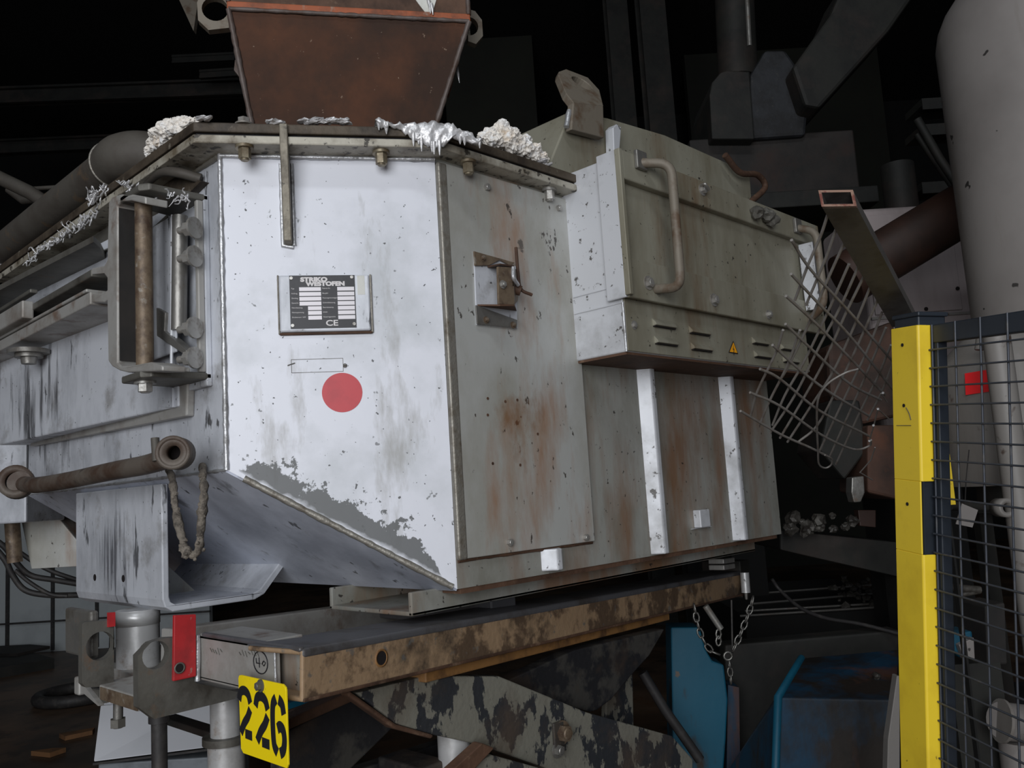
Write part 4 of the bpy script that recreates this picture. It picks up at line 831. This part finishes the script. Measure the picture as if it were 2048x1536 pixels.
# scrap on the floor
def onfloor(px, py): return at(px, py, 'Z', 0)
c = onfloor(155, 1400); tag(G().tube([c + V((math.cos(i * .1963) * .30, math.sin(i * .1963) * .30, .05)) for i in range(32)], .05, 12, close=True).build('tyre_ring', 'cable'), 'black rubber ring lying on the oily floor behind the jack', 'ring')
def board(pts, z, mat, name, label, cat):
    P = [onfloor(*p) for p in pts]; return tag(G().prism([V((p.x, p.y, z)) for p in P], (0, 0, .03)).build(name, mat), label, cat, 'brown board scraps on the floor' if cat == 'board' else None)
board(((-60, 1318), (60, 1312), (100, 1316), (35, 1332), (-60, 1332)), .10, 'sootrust', 'sheet_metal', 'dull reddish metal sheet lying on the dark floor, left edge', 'sheet')
G().box(onfloor(20, 1340) - V((.5, .3, 0)), onfloor(20, 1340) + V((.4, .3, .1))).build('support_block', 'darkmach'); tag(bpy.data.objects['support_block'], 'low dark block on the oily floor under the reddish sheet', 'block')
board(((62, 1512), (105, 1506), (132, 1505), (100, 1516)), .002, 'ochre', 'board_scrap', 'small warm brown board scrap on the floor, lower left', 'board')
board(((118, 1476), (190, 1464), (185, 1470), (130, 1482)), .002, 'ochre', 'board_scrap', 'thin brown board scrap on the floor beside the white cabinet', 'board')
# cables at the left
def cable(pts, D, r, label):
    return tag(G().tube(spline([far(x, y, D + k * .02) for k, (x, y) in enumerate(pts)], 6), r, 8).build('cable', 'cable'), label, 'cable', 'cables below the grey box')
cable(((-20, 1085), (10, 1120), (25, 1150), (50, 1180), (95, 1190), (160, 1190)), 3.6, .012, 'thick black cable sagging lowest below the grey box on the left')
cable(((-20, 1072), (10, 1095), (30, 1122), (60, 1150), (110, 1160), (170, 1170)), 3.7, .012, 'black cable running over the sagging one, below the grey box')
cable(((10, 1085), (40, 1105), (70, 1125), (110, 1145), (170, 1165)), 3.8, .010, 'upper pale brown cable sloping down from the rusty box leg')
cable(((30, 1140), (60, 1165), (100, 1188), (135, 1192)), 3.5, .008, 'thin black cable crossing between the two sagging ones')
# small pipes upper left
pl = thing('wall_pipe', far(40, 390, 4.2), 'thin grey pipe running down behind the fat lid pipe, far left', 'pipe')
G().tube([far(-30, 342, 4.2), far(60, 385, 4.2), far(95, 408, 4.2), far(110, 440, 4.2)], .035, 12).build('pipe_run', 'pipe', pl)
pl2 = thing('wall_rail', far(90, 378, 4.6), 'pale horizontal rail behind the thin grey pipe, far left', 'rail')
G().tube([far(20, 380, 4.6), far(150, 372, 4.6)], .012, 8).build('rail_bar', 'pipe', pl2); G().tube([far(18, 378, 4.6), far(45, 400, 4.6), far(130, 392, 4.6)], .025, 10).build('rail_bar', 'pipe', pl2)

# ================================================================ fence: post, guard, mesh panel
K = dep(1836, 650, 1.5); B_ = dep(1857, 1536, 1.47); UF = (K - B_).normalized()
DF = ray(680, 1020); DF = (DF - UF * DF.dot(UF)).normalized(); PF = DF.cross(UF).normalized()
fp = thing('fence_post', K - UF * (K.z / UF.z), 'dark grey machine guard post carrying the yellow cover strip', 'post')
LP = K.z / UF.z - .005
def fb(o, a, b, c0, c1): return G().obox(o + UF * c0, DF * a, PF * b, UF * (c1 - c0))
fb(K + DF * .004 + PF * .003, .066, .055, -LP, .018).build('post_tube', 'fence', fp, .003)
fb(K - DF * .001, .074, .060, .016, .024).build('post_cap', 'fence', fp, .002)
fb(K - DF * .002 + PF * .001, .02, .003, -.40, -.27).build('post_tab', 'fence', fp) 
B0 = K - UF * LP; G().obox(B0 - DF * .06 - PF * .06, DF * .19, PF * .18, UF * .012).build('foot_plate', 'fence', fp, .003)
yg = thing('yellow_guard_strip', K - UF * (K.z / UF.z), 'yellow painted angle strip running down the fence post', 'guard')
def lpro(z0, z1, full=True):
    e_ = .0225 if full else .0
    pr = [(.071, -.003), (0, -.003), (-.003, 0), (-.003, e_), (0, e_), (0, 0), (.071, 0)] if full else [(.071, -.003), (0, -.003), (0, 0), (.071, 0)]
    G().prism([K + DF * a + PF * b + UF * z0 for a, b in pr], UF * (z1 - z0)).build('guard_angle', 'yellow', yg, .0012)
lpro(-LP, -.398); lpro(-.398, -.272, False); lpro(-.272, 0)
for px, py in ((1805, 690), (1808, 811), (1815, 1008)):
    p = onp(px, py, K - PF * .0035, PF); G().cyl(p, p - PF * .001, .0032, n=12).build('guard_hole', 'darkhole', yg)
a = onp(1793, 851, K - PF * .0038, PF); b = onp(1822, 851, K - PF * .0038, PF); G().tube([a, b], .0006, 4).build('pencil_line', 'greydark', yg)
G().tube(spline([onp(1812, 815, K - PF * .0036, PF), onp(1818, 826, K - PF * .0036, PF), onp(1822, 840, K - PF * .0036, PF)]), .0009, 4).build('pencil_line', 'greydark', yg)
# panel
pn = thing('mesh_fence', B0 - DF * .3, 'dark welded wire mesh fence panel right of the yellow guard strip', 'fence')
off = PF * .021; SH = .0318; SWd = .0575; NCOL = 7; HT = 32
O0 = K + off - DF * .004
z_of = lambda r: -.012 - SH * r
zbot = z_of(HT)
fb(K + off - DF * .006 - DF * .5, .5, .02, -.032, .0).build('panel_rail', 'fence', pn, .002)
fb(K + off + PF * .002 - DF * .018, .014, .02, zbot, -.002).build('panel_stile', 'fence', pn, .002)
wv = None
for c_ in range(NCOL):
    q = O0 - DF * (SWd * c_ + .004)
    w_ = G().tube([q + UF * .0, q + UF * zbot], .0019, 6).build('mesh_wire', 'wire', pn)
for r in range(1, HT):
    q = O0 - PF * .003 + UF * z_of(r) + UF * .0; G().tube([q, q - DF * (SWd * (NCOL - 1) + .03)], .0018, 6).build('mesh_wire', 'wire', pn)
fb(K + off - DF * .5, .5, .02, zbot - .02, zbot).build('panel_rail', 'fence', pn, .002)
fb(K + off - DF * .5, .02, .02, -LP, .0).build('panel_stile', 'fence', pn, .002)
# yellow strip of another post behind
yb = thing('yellow_post_strip', far(1908, 1000, 2.12), 'narrow yellow strip of a post seen behind the wire mesh', 'post'); yb.location.z = 0
a = far(1899, 1010, 2.12); b = far(1913, 1010, 2.12); t_ = far(1900, 800, 2.12); G().obox(a, RV * .016, FH * .04, UZ * (t_.z - a.z)).build('strip_angle', 'yellow', yb, .001); G().obox(V((a.x, a.y, 0)) + FH * .01, RV * .005, FH * .02, UZ * (a.z + .01)).build('post_tube', 'void', yb)

# ================================================================ torn fence frame: square tube and bent mesh
TE = dep(1675, 397, 1.30); TP = dep(1808, 640, 1.64)
tf = thing('torn_mesh_fence', (K - UF * (K.z / UF.z)) + DF * .1 - PF * .1, 'torn and bent wire mesh panel hanging from an open square tube', 'fence')
ax = (TP - TE).normalized(); s1 = (RV + UZ * -.05).normalized(); s2 = ax.cross(s1).normalized()
ts, th_ = .052, .030
def trect(o, a, b, ax_): return [o + s1 * (i * a / 2) + s2 * (j * b / 2) for i, j in ((-1, -1), (1, -1), (1, 1), (-1, 1))]
g = G(); vo = trect(TE, ts, th_, 0) + trect(TP, ts, th_, 0) + trect(TE, ts - .008, th_ - .008, 0) + trect(TE + ax * .06, ts - .008, th_ - .008, 0)
fs = [(i, (i + 1) % 4, 4 + (i + 1) % 4, 4 + i) for i in range(4)] + [(i, (i + 1) % 4, 8 + (i + 1) % 4, 8 + i) for i in range(4)] + [(8 + i, 8 + (i + 1) % 4, 12 + (i + 1) % 4, 12 + i) for i in range(4)] + [(12, 13, 14, 15), (4, 5, 6, 7)]
g.add(vo, fs).build('square_tube', 'tube', tf)
v2 = trect(TE - ax * .001, ts + .0005, th_ + .0005, 0) + trect(TE - ax * .001, ts - .008, th_ - .008, 0)
G().add(v2 + [p + ax * .004 for p in v2], [(i, (i + 1) % 4, 4 + (i + 1) % 4, 4 + i) for i in range(4)] + [(8 + i, 8 + (i + 1) % 4, 12 + (i + 1) % 4, 12 + i) for i in range(4)]).build('tube_rim', 'tubeend', tf)
G().prism(trect(TE + ax * .03, ts - .009, th_ - .009, 0), ax * .003).build('tube_inside', 'darkhole', tf)
# mesh sheet: plane through the tube, leaning back to the lower left
mp0 = TE; mn = ax.cross(dep(1482, 825, 1.74) - TE).normalized()
def MP(px, py, k=0.): return onp(px, py, mp0 + mn * k, mn)
longw = [[(1692, 430), (1712, 478), (1752, 560), (1788, 640)], [(1583, 480), (1622, 540), (1700, 625), (1790, 728)], [(1582, 548), (1640, 610), (1700, 672), (1788, 782)], [(1572, 592), (1630, 645), (1690, 706), (1770, 790)], [(1571, 648), (1630, 705), (1700, 768), (1762, 800)], [(1545, 690), (1600, 740), (1660, 785), (1738, 832)],
         [(1520, 738), (1560, 758), (1640, 822), (1738, 872)], [(1500, 785), (1560, 812), (1640, 868), (1705, 898), (1738, 892), (1742, 880)], [(1481, 822), (1560, 868), (1620, 895), (1658, 914)]]
for i, w_ in enumerate(longw): G().tube(spline([MP(x, y, -.004) for x, y in w_], 6), .0027, 6).build('mesh_wire', 'oldwire', tf)
cross = [[(1656, 428), (1640, 475), (1616, 530), (1590, 600)], [(1672, 458), (1650, 520), (1612, 610)], [(1690, 482), (1655, 560), (1612, 660), (1575, 735), (1560, 760)], [(1698, 528), (1655, 625), (1610, 720), (1570, 790), (1545, 850)], [(1718, 530), (1680, 615), (1640, 690), (1590, 790), (1540, 866)],
         [(1730, 548), (1690, 630), (1650, 720), (1605, 800), (1560, 876)], [(1742, 570), (1705, 660), (1665, 745), (1620, 815), (1575, 884)], [(1756, 598), (1720, 680), (1680, 765), (1635, 850), (1595, 885)], [(1764, 625), (1735, 700), (1692, 790), (1640, 900)], [(1772, 655), (1745, 720), (1710, 800), (1660, 912)], [(1782, 690), (1755, 755), (1722, 820), (1672, 928)], [(1788, 720), (1765, 780), (1735, 840)], [(1566, 660), (1552, 705), (1515, 782), (1502, 830)], [(1600, 660), (1575, 730), (1540, 800), (1520, 848)]]
for i, w_ in enumerate(cross): G().tube(spline([MP(x, y, .0) for x, y in w_], 6), .0027, 6).build('mesh_wire', 'oldwire', tf)
G().tube(spline([MP(x, y, -.01) for x, y in ((1716, 738), (1690, 746), (1655, 768), (1636, 800), (1634, 850), (1636, 900), (1638, 928), (1650, 936), (1662, 930), (1664, 918), (1650, 910))], 5), .0022, 6).build('loose_wire', 'oldwire', tf)
for pts in (((1774, 804), (1762, 787)), ((1778, 838), (1758, 820)), ((1756, 818), (1748, 850), (1738, 884)), ((1750, 895), (1742, 920), (1720, 945)), ((1720, 945), (1745, 960))): G().tube([MP(x, y, -.012) for x, y in pts], .0016, 5).build('loose_wire', 'oldwire', tf)
for px, py in ((1766, 786), (1756, 818), (1747, 851), (1739, 882)): G().blob(MP(px, py, -.014), .0033, 1, .1).build('wire_tip', 'alu', tf)
# ================================================================ tank and vessel at the right
def lathe(prof, c, n=48):
    g = G(); g.tube([V((c.x, c.y, z)) for r, z in prof], [max(r, .001) for r, z in prof], n); return g
TD = 2.75
tk = thing('tapered_tank', far(2105, 640, TD), 'pale grey tapered tank with dark spots rising at the right edge', 'tank')
ca, cb_ = far(2086, 70, TD), far(2122, 650, TD)
pa = [(1.0, 0), ]
def lerp(t): return ca.lerp(cb_, t)
ppm = FPX / TD
axis = (ca - cb_).normalized()
path = [cb_, lerp(.5), ca, ca + axis * .05, ca + axis * .10, ca + axis * .14, ca + axis * .19, ca + axis * .22]
rad = [158 / ppm, 181 / ppm, 204 / ppm, .319, .30, .275, .19, .05]
G().tube(path, rad, 56).build('tank_shell', 'tank', tk)
G().tube([cb_ + axis * .012, cb_ - axis * .03], [.27, .27], 48).build('tank_flange', 'tank2', tk)
VD = 2.72
vc = far(2012, 800, VD); vr = 122 / (FPX / VD)
vs = thing('grey_vessel', V((vc.x, vc.y, 0)), 'dusty grey vessel with a conical shoulder behind the wire mesh', 'vessel')
zt, zs, zb_ = far(2012, 668, VD).z, far(2012, 725, VD).z, far(2012, 955, VD).z
lathe([(vr * .5, zt), (vr * .55, zt - .01), (vr, zs), (vr, zb_), (vr * .97, zb_ - .02)], vc).build('vessel_shell', 'tank2', vs)
lathe([(vr * .6, zb_ - .02), (vr * .6, zb_ - .08), (vr * .9, zb_ - .08), (vr * .9, zb_ - .10)], vc).build('vessel_foot', 'darkmach', vs)
for k in (-1, 1): G().obox(vc + RV * (k * .11 - .02) - UZ * vc.z, RV * .04, FH * .04, UZ * (zb_ - .09)).build('vessel_leg', 'darkmach', vs)
vc2 = V((vc.x, vc.y, 0)); 
lc = far(1922, 774, VD); off = (lc - vc2).dot(RV); dd = math.sqrt(max(vr * vr - off * off, .0004)); n_ = (RV * off - FH * dd).normalized()
hit = V((vc.x, vc.y, lc.z)) + n_ * (vr + .002)
tn = V((-n_.y, n_.x, 0)); 
if tn.dot(RV) < 0: tn = -tn
ctr = hit
G().prism([ctr + tn * a + UZ * b for a, b in ((-.055, -.034), (.05, -.030), (.048, .036), (-.05, .032))], n_ * .001).build('red_label', 'redlabel', vs)
G().tube([far(1962, 668, 2.5), far(1958, 700, 2.5)], .012, 10).build('lifting_ring', 'tank2', vs)
rp_ = thing('riser_pipe', V((far(2036, 1000, 2.42).x, far(2036, 1000, 2.42).y, 0)), 'dirty pale vertical riser pipe at the right edge behind the mesh', 'pipe')
a = rp_.location; G().cyl((a.x, a.y, 0), (a.x, a.y, far(2036, 650, 2.42).z), .036, n=24).build('pipe_run', 'tank2', rp_)
G().cyl((a.x, a.y, .52), (a.x, a.y, .60), .055, n=24).build('pipe_collar', 'tank', rp_); G().cyl((a.x, a.y, 0), (a.x, a.y, .02), .07, n=24).build('pipe_foot', 'tank2', rp_)
br = thing('brown_pipe', far(1850, 460, 3.35), 'large brown pipe slanting up behind the pale tank', 'pipe')
G().cyl(far(1690, 560, 3.35), far(2080, 325, 3.35), .105, n=36).build('pipe_run', 'brownpipe', br)
ck = thing('control_cabinet', V((far(1850, 640, 3.9).x, far(1850, 640, 3.9).y, 0)), 'dusty pinkish grey control cabinet behind the brown pipe', 'cabinet')
a, b, c = far(1742, 640, 3.9), far(1975, 640, 3.9), far(1742, 415, 3.9)
zc0 = far(1742, 930, 3.9).z; G().obox(V((a.x, a.y, zc0)), RV * (b - a).dot(RV), FH * .5, UZ * (c.z - zc0)).build('cabinet_body', 'cabinet', ck, .03, 4)
G().obox(a + UZ * .02 - FH * .012 + RV * .02, RV * .40, FH * .012, UZ * (c.z - a.z - .06)).build('cabinet_door', 'cabinet', ck, .004)
G().obox(a - UZ * .002 - FH * .013, RV * .53, FH * .012, UZ * .012).build('cabinet_lip', 'tank2', ck)
G().obox(V((a.x, a.y, 0)) + FH * .06 + RV * .05, RV * .30, FH * .4, UZ * zc0).build('cabinet_plinth', 'void', ck)
for px, py in ((1902, 480), (1915, 577), (1852, 618)): p = far(px, py, 3.885); G().cyl(p, p - FH * .003, .009, n=12).build('cabinet_hole', 'darkhole', ck)
a = far(1936, 480, 3.87); G().tube([a, far(1945, 560, 3.87), far(1952, 600, 3.87)], .004, 6).build('cabinet_wire', 'cable', ck)

# ================================================================ dark press behind the furnace
pr_ = thing('dark_press', V((far(1560, 420, 5.2).x, far(1560, 420, 5.2).y, 0)), 'sooty dark press with a block, a round cheek and a thick beam behind the furnace', 'machine')
a = far(1390, 405, 5.0); b = far(1722, 392, 5.0); t_ = far(1560, 268, 5.0)
G().obox(a, RV * (b - a).dot(RV), FH * .6, UZ * (t_.z - a.z)).build('press_beam', 'sootrust', pr_, .01)
a2 = far(1480, 420, 4.96); b2 = far(1760, 405, 4.96); G().obox(a2, RV * (b2 - a2).dot(RV), FH * .6, UZ * .10).build('press_ledge', 'darkmach', pr_, .006)
G().prism([far(x, y, 4.9) for x, y in ((1424, 278), (1419, 190), (1424, 165), (1440, 146), (1460, 140), (1500, 142), (1510, 278))], FH * .5).build('press_cheek', 'darkmach', pr_, .01)
G().prism([far(x, y, 4.95) for x, y in ((1500, 278), (1500, 150), (1530, 100), (1572, 100), (1600, 140), (1618, 200), (1612, 270))], FH * .4).build('press_block', 'darkmach2', pr_, .02)
G().prism([far(x, y, 4.8) for x, y in ((1585, 135), (1660, 30), (1690, -40), (1850, -40), (1780, 60), (1640, 215), (1610, 210))], FH * .35).build('press_arm', 'darkmach', pr_, .02)
G().cyl(far(1476, 160, 5.1), far(1466, -60, 5.1), .12, n=28).build('press_ram', 'darkmach', pr_)
G().cyl(far(1499, 92, 4.7), far(1492, -40, 4.7), .014, n=12).build('press_rod', 'steel', pr_)
fr_ = far(1400, 420, 5.2); pp_ = thing('press_pillar', V((fr_.x, fr_.y, 0)), 'black pillar carrying the sooty press behind the furnace', 'pillar'); G().obox(V((fr_.x, fr_.y, 0)), RV * .2, FH * .4, UZ * (a2.z - .12)).build('pillar_shaft', 'void', pp_); G().obox(V((fr_.x, fr_.y, a2.z - .12)) - RV * .05, RV * .3, FH * .4, UZ * .11).build('pillar_head', 'void', pp_)
# diagonal pipe and rails behind the tank
db = thing('stair_rail', far(1880, 300, 4.8), 'dark diagonal rail in the gloom left of the pale tank', 'rail')
G().tube([far(1834, 238, 4.8), far(1880, 318, 4.8), far(1935, 400, 4.8)], .024, 8).build('rail_bar', 'darkmach', db); G().tube([far(1834, 268, 4.85), far(1925, 402, 4.85)], .02, 8).build('rail_bar', 'darkmach', db)
for py, nm in ((210, 'uppermost'), (262, 'second from the top'), (378, 'lowest')):
    s_ = thing('stair_tread', far(1880, py, 5.4), 'dark grating tread in the gloom beside the pale tank, ' + nm, 'tread', 'stair treads beside the tank')
    q = far(1845, py, 5.4); G().obox(q, RV * .62, FH * .25, UZ * .045).build('tread_plate', 'darkmach', s_); G().obox(q - UZ * .03, RV * .62, FH * .012, UZ * .03).build('tread_edge', 'darkmach', s_)
G_post = thing('vertical_duct', V((far(1802, 400, 4.5).x, far(1802, 400, 4.5).y, 0)), 'thick dark vertical duct behind the square tube end', 'duct')
q = G_post.location; G().cyl((q.x, q.y, 0), (q.x, q.y, far(1802, 330, 4.5).z), .085, n=20).build('duct_run', 'darkmach', G_post)
# dark scrap machine under the torn mesh
um = thing('rusty_gearbox', V((far(1720, 900, 3.6).x, far(1720, 900, 3.6).y, 0)), 'rusty brown gear housing behind the torn mesh', 'machine')
G().prism([far(x, y, 3.5) for x, y in ((1655, 690), (1790, 640), (1810, 830), (1720, 850), (1660, 790))], FH * .35).build('housing_body', 'gearrust', um, .02)
G().prism([far(x, y, 3.45) for x, y in ((1660, 800), (1720, 800), (1735, 900), (1690, 960), (1640, 900))], FH * .3).build('housing_foot', 'darkmach', um, .01)
G().prism([far(x, y, 3.4) for x, y in ((1735, 850), (1800, 850), (1800, 1000), (1735, 985))], FH * .3).build('housing_panel', 'gearrust', um, .01)
G().prism([far(x, y, 3.3) for x, y in ((1704, 955), (1728, 952), (1730, 985), (1722, 1004), (1708, 1005), (1703, 985))], FH * .06).build('grey_lug', 'steel', um, .004)
G().prism([far(x, y, 3.7) for x, y in ((1560, 1060), (1800, 1085), (1800, 1155), (1560, 1100))], FH * .5).build('bed_slab', 'darkmach', um, .01)
q = far(1790, 1130, 3.72); G().obox(V((q.x, q.y, 0)), RV * .12, FH * .12, UZ * q.z).build('bed_column', 'void', um)
G().prism([far(x, y, 3.6) for x, y in ((1716, 1020), (1752, 1020), (1752, 1055), (1720, 1052))], FH * .05).build('brown_box', 'brownpipe', um, .003)
for i in range(14): G().blob(far(random.uniform(1570, 1715), random.uniform(1030, 1068), 3.6), random.uniform(.012, .03), 2, .6, seed=i).build('scrap_lump', 'scale', um)
# machine bed with bright rails, swarf and a cable
bd = thing('machine_bed', V((far(1640, 1200, 4.3).x, far(1640, 1200, 4.3).y, 0)), 'low dark machine bed with thin bright rails strewn with metal scrap', 'machine')
q0, q1 = far(1490, 1232, 4.5), far(1850, 1232, 4.5)
G().obox(V((q0.x, q0.y, 0)), RV * (q1 - q0).dot(RV), FH * 1.3, UZ * q0.z).build('bed_body', 'void', bd)
ztop = q0.z
def onz(px, py): return at(px, py, 'Z', ztop + .006)
for pa, pb in (((1530, 1186), (1795, 1166)), ((1500, 1208), (1795, 1183)), ((1490, 1222), (1795, 1205)), ((1480, 1232), (1795, 1212))):
    G().tube([onz(*pa), onz(*pb)], .007, 6).build('bed_rail', 'steel', bd)
for i in range(60):
    p = onz(random.gauss(1735, 45), random.gauss(1180, 14)); G().blob(p, random.uniform(.008, .028), 1, .7, seed=i).build('scrap_lump', 'scale', bd)
tag(G().tube(spline([far(x, y, d) for x, y, d in ((1544, 1158, 3.7), (1560, 1180, 3.7), (1600, 1215, 3.6), (1650, 1236, 3.5), (1720, 1248, 3.4), (1800, 1268, 3.3))], 6), .0075, 8).build('cable', 'cable'), 'thin black cable draped over the machine bed rails', 'cable')
# blue machine parts
bl = thing('blue_upright', V((far(1400, 1480, 3.15).x, far(1400, 1480, 3.15).y, 0)), 'turquoise blue upright plate with a curved cut-out behind the chain', 'machine')
G().prism([far(x, y, 3.15) for x, y in ((1342, 1255), (1400, 1255), (1412, 1300), (1425, 1322), (1448, 1330), (1456, 1400), (1452, 1480), (1440, 1640), (1348, 1640))], FH * .12).build('upright_plate', 'blue', bl, .006)
q = far(1348, 1600, 3.2); G().obox(V((q.x, q.y, 0)), RV * .15, FH * .1, UZ * q.z).build('upright_base', 'bluedark', bl)
G().prism([far(x, y, 3.2) for x, y in ((1456, 1370), (1478, 1375), (1482, 1640), (1452, 1640))], FH * .1).build('upright_edge', 'bluedark', bl)
sgp = thing('soiled_guard_plate', V((far(1620, 1500, 3.35).x, far(1620, 1500, 3.35).y, 0)), 'large oily dark guard plate behind the blue sloping housing', 'plate')
G().prism([far(x, y, 3.35) for x, y in ((1450, 1290), (1800, 1260), (1800, 1640), (1450, 1640))], FH * .1).build('guard_sheet', 'darkmach', sgp, .01)
q = far(1450, 1640, 3.35); G().obox(V((q.x, q.y, 0)), RV * .6, FH * .1, UZ * q.z).build('guard_foot', 'darkmach', sgp)
bb = thing('blue_housing', V((far(1680, 1480, 2.6).x, far(1680, 1480, 2.6).y, 0)), 'soiled blue and rusty brown sloping machine housing beside the guard strip', 'machine')
fr = [far(x, y, 2.55) for x, y in ((1555, 1395), (1790, 1400), (1790, 1700), (1545, 1700))]
bk = [far(x, y, 2.95) for x, y in ((1602, 1316), (1800, 1298))]
G().hull([fr[3], fr[2], fr[2] + FH * .6, fr[3] + FH * .6], [fr[0], fr[1], bk[1], bk[0]]).build('housing_body', 'bluedark', bb, .006)
G().tube([fr[3] - FH * .004, fr[0] - FH * .004, bk[0] - FH * .004], .012, 8).build('housing_edge', 'blue', bb)
G().obox(V((fr[3].x, fr[3].y, 0)) + FH * .05, RV * .34, FH * .5, UZ * (fr[3].z)).build('housing_base', 'darkmach', bb)
p = far(1753, 1352, 2.7); G().blob(p, .012, 2, .4).build('scrap_lump', 'scale', bb)
gp = thing('slanting_plate', V((far(1790, 1500, 2.3).x, far(1790, 1500, 2.3).y, 0)), 'narrow grey slanting plate just left of the yellow guard strip', 'plate')
G().prism([far(x, y, 2.3) for x, y in ((1794, 1352), (1800, 1352), (1800, 1700), (1770, 1700), (1776, 1480))], FH * .03).build('plate_body', 'tank2', gp, .002)
q = far(1785, 1600, 2.3); G().obox(V((q.x - .02, q.y, 0)), RV * .06, FH * .03, UZ * q.z).build('plate_foot', 'tank2', gp)
# items behind the fence low right
vl = thing('valve_block', V((far(1960, 1230, 2.3).x, far(1960, 1230, 2.3).y, 0)), 'grimy valve block with a blue corner and pale fittings behind the mesh', 'valve')
q = far(1900, 1330, 2.3); G().obox(V((q.x, q.y, 0)), RV * .13, FH * .15, UZ * q.z).build('valve_base', 'darkmach', vl)
G().prism([far(x, y, 2.28) for x, y in ((1900, 1268), (1945, 1262), (1950, 1315), (1925, 1318), (1902, 1300))], FH * .08).build('valve_body', 'blue', vl, .005)
G().prism([far(x, y, 2.26) for x, y in ((1918, 1290), (1948, 1275), (1950, 1318), (1928, 1318))], FH * .02).build('valve_face', 'tank', vl, .002)
G().prism([far(x, y, 2.3) for x, y in ((1970, 1212), (2010, 1205), (2015, 1330), (1975, 1330))], FH * .12).build('valve_body', 'sootrust', vl, .005)
for pa, pb, r in (((1900, 1175), (1960, 1180), .010), ((1920, 1190), (1960, 1182), .007)): G().tube([far(*pa, 2.25), far(*pb, 2.25)], r, 8).build('valve_fitting', 'scale', vl)
tg = thing('paper_tag', far(1938, 1035, 2.3), 'crumpled grey paper tag behind the wire mesh', 'tag')
G().prism([far(x, y, 2.3) for x, y in ((1912, 1048), (1924, 1007), (1956, 1020), (1945, 1055))], FH * .003).build('tag_sheet', 'tank', tg)
G().tube([far(1930, 1008, 2.31), far(1932, 960, 2.4), far(1938, 900, 2.5)], .0015, 5).build('tag_wire', 'cable', tg)
pj = thing('pipe_joint', far(2008, 1015, 2.55), 'small dark ring joint behind the mesh beside the riser pipe', 'joint')
G().ring(far(1996, 1015, 2.45), -FH, .026, .014, .05).build('joint_ring', 'tank2', pj); G().cyl(far(1996, 1015, 2.48), far(1900, 1012, 2.40), .012, n=12).build('joint_pipe', 'darkmach', pj)
fl = thing('pale_flange_pipe', V((far(2030, 1480, 2.2).x, far(2030, 1480, 2.2).y, 0)), 'pale pipe stub with a round flange, bottom right behind the mesh', 'pipe')
G().cyl(far(2005, 1442, 2.2), far(2075, 1450, 2.25), .045, n=24).build('pipe_run', 'tank', fl); G().cyl(far(2000, 1441, 2.2), far(2006, 1442, 2.2), .052, n=24).build('pipe_collar', 'tank2', fl)
q = far(2040, 1480, 2.24); G().cyl((q.x, q.y, 0), q, .05, n=20).build('pipe_leg', 'tank', fl)
q = far(1880, 1420, 3.0); tag(G().obox(V((q.x, q.y, 0)), RV * .6, FH * .3, UZ * q.z).build('oily_block', 'darkmach2'), 'dark oily machine block low behind the wire mesh', 'block')
# ---- chains under the frame end
def chain(pts, r, label):
    P = spline(pts, 14); out = [P[0]]; step = r * 2.1
    for p in P:
        if (p - out[-1]).length >= step: out.append(p)
    t = thing('hanging_chain', pts[0], label, 'chain', 'chains under the frame end'); 
    for i in range(len(out) - 1):
        a, b = out[i], out[i + 1]; d = (b - a).normalized(); s = d.cross(FH).normalized(); w = s if i % 2 else FH; c = (a + b) / 2
        G().tube([c + d * math.cos(k * .7854) * r * 1.5 + w * math.sin(k * .7854) * r * .8 for k in range(8)], r * .28, 5, close=True).build('chain_link', 'chain', t)
    return t
CD = 2.75
chain([far(x, y, CD) for x, y in ((1388, 1210), (1400, 1265), (1420, 1300), (1448, 1312))], .011, 'steel chain on the left of the ring under the frame end')
chain([far(x, y, CD) for x, y in ((1506, 1195), (1498, 1225), (1478, 1275), (1464, 1305))], .011, 'steel chain on the right of the ring under the frame end')
ct = chain([far(x, y, CD) for x, y in ((1458, 1322), (1461, 1350), (1462, 1375))], .010, 'short chain hanging straight down from the ring')
G().tube([far(1456 + math.cos(i * .5236) * 8, 1312 + math.sin(i * .5236) * 8, CD) for i in range(12)], .004, 6, close=True).build('chain_ring', 'chain', ct)
lv = thing('hook_lever', far(1412, 1210, CD), 'short steel lever with two links hanging between the chains', 'lever')
G().tube([far(1411, 1212, CD - .02), far(1442, 1258, CD - .02)], .010, 10).build('lever_bar', 'steel', lv)
for dy in (0, 14): G().tube([far(1437 + math.cos(i * .7854) * 5, 1268 + dy + math.sin(i * .7854) * 10, CD - .02) for i in range(8)], .0035, 5, close=True).build('chain_link', 'chain', lv)
tag(G().tube([far(1463, 1200, CD + .02), far(1465, 1310, CD + .02)], .003, 6).build('thin_wire', 'cable'), 'thin straight wire hanging behind the chain ring', 'wire')
tag(G().tube([far(1285, 1345, 2.9), far(1330, 1420, 2.9), far(1400, 1520, 2.9)], .016, 8).build('black_hose', 'cable'), 'black hose slanting down between the linkage and the blue plate', 'hose')
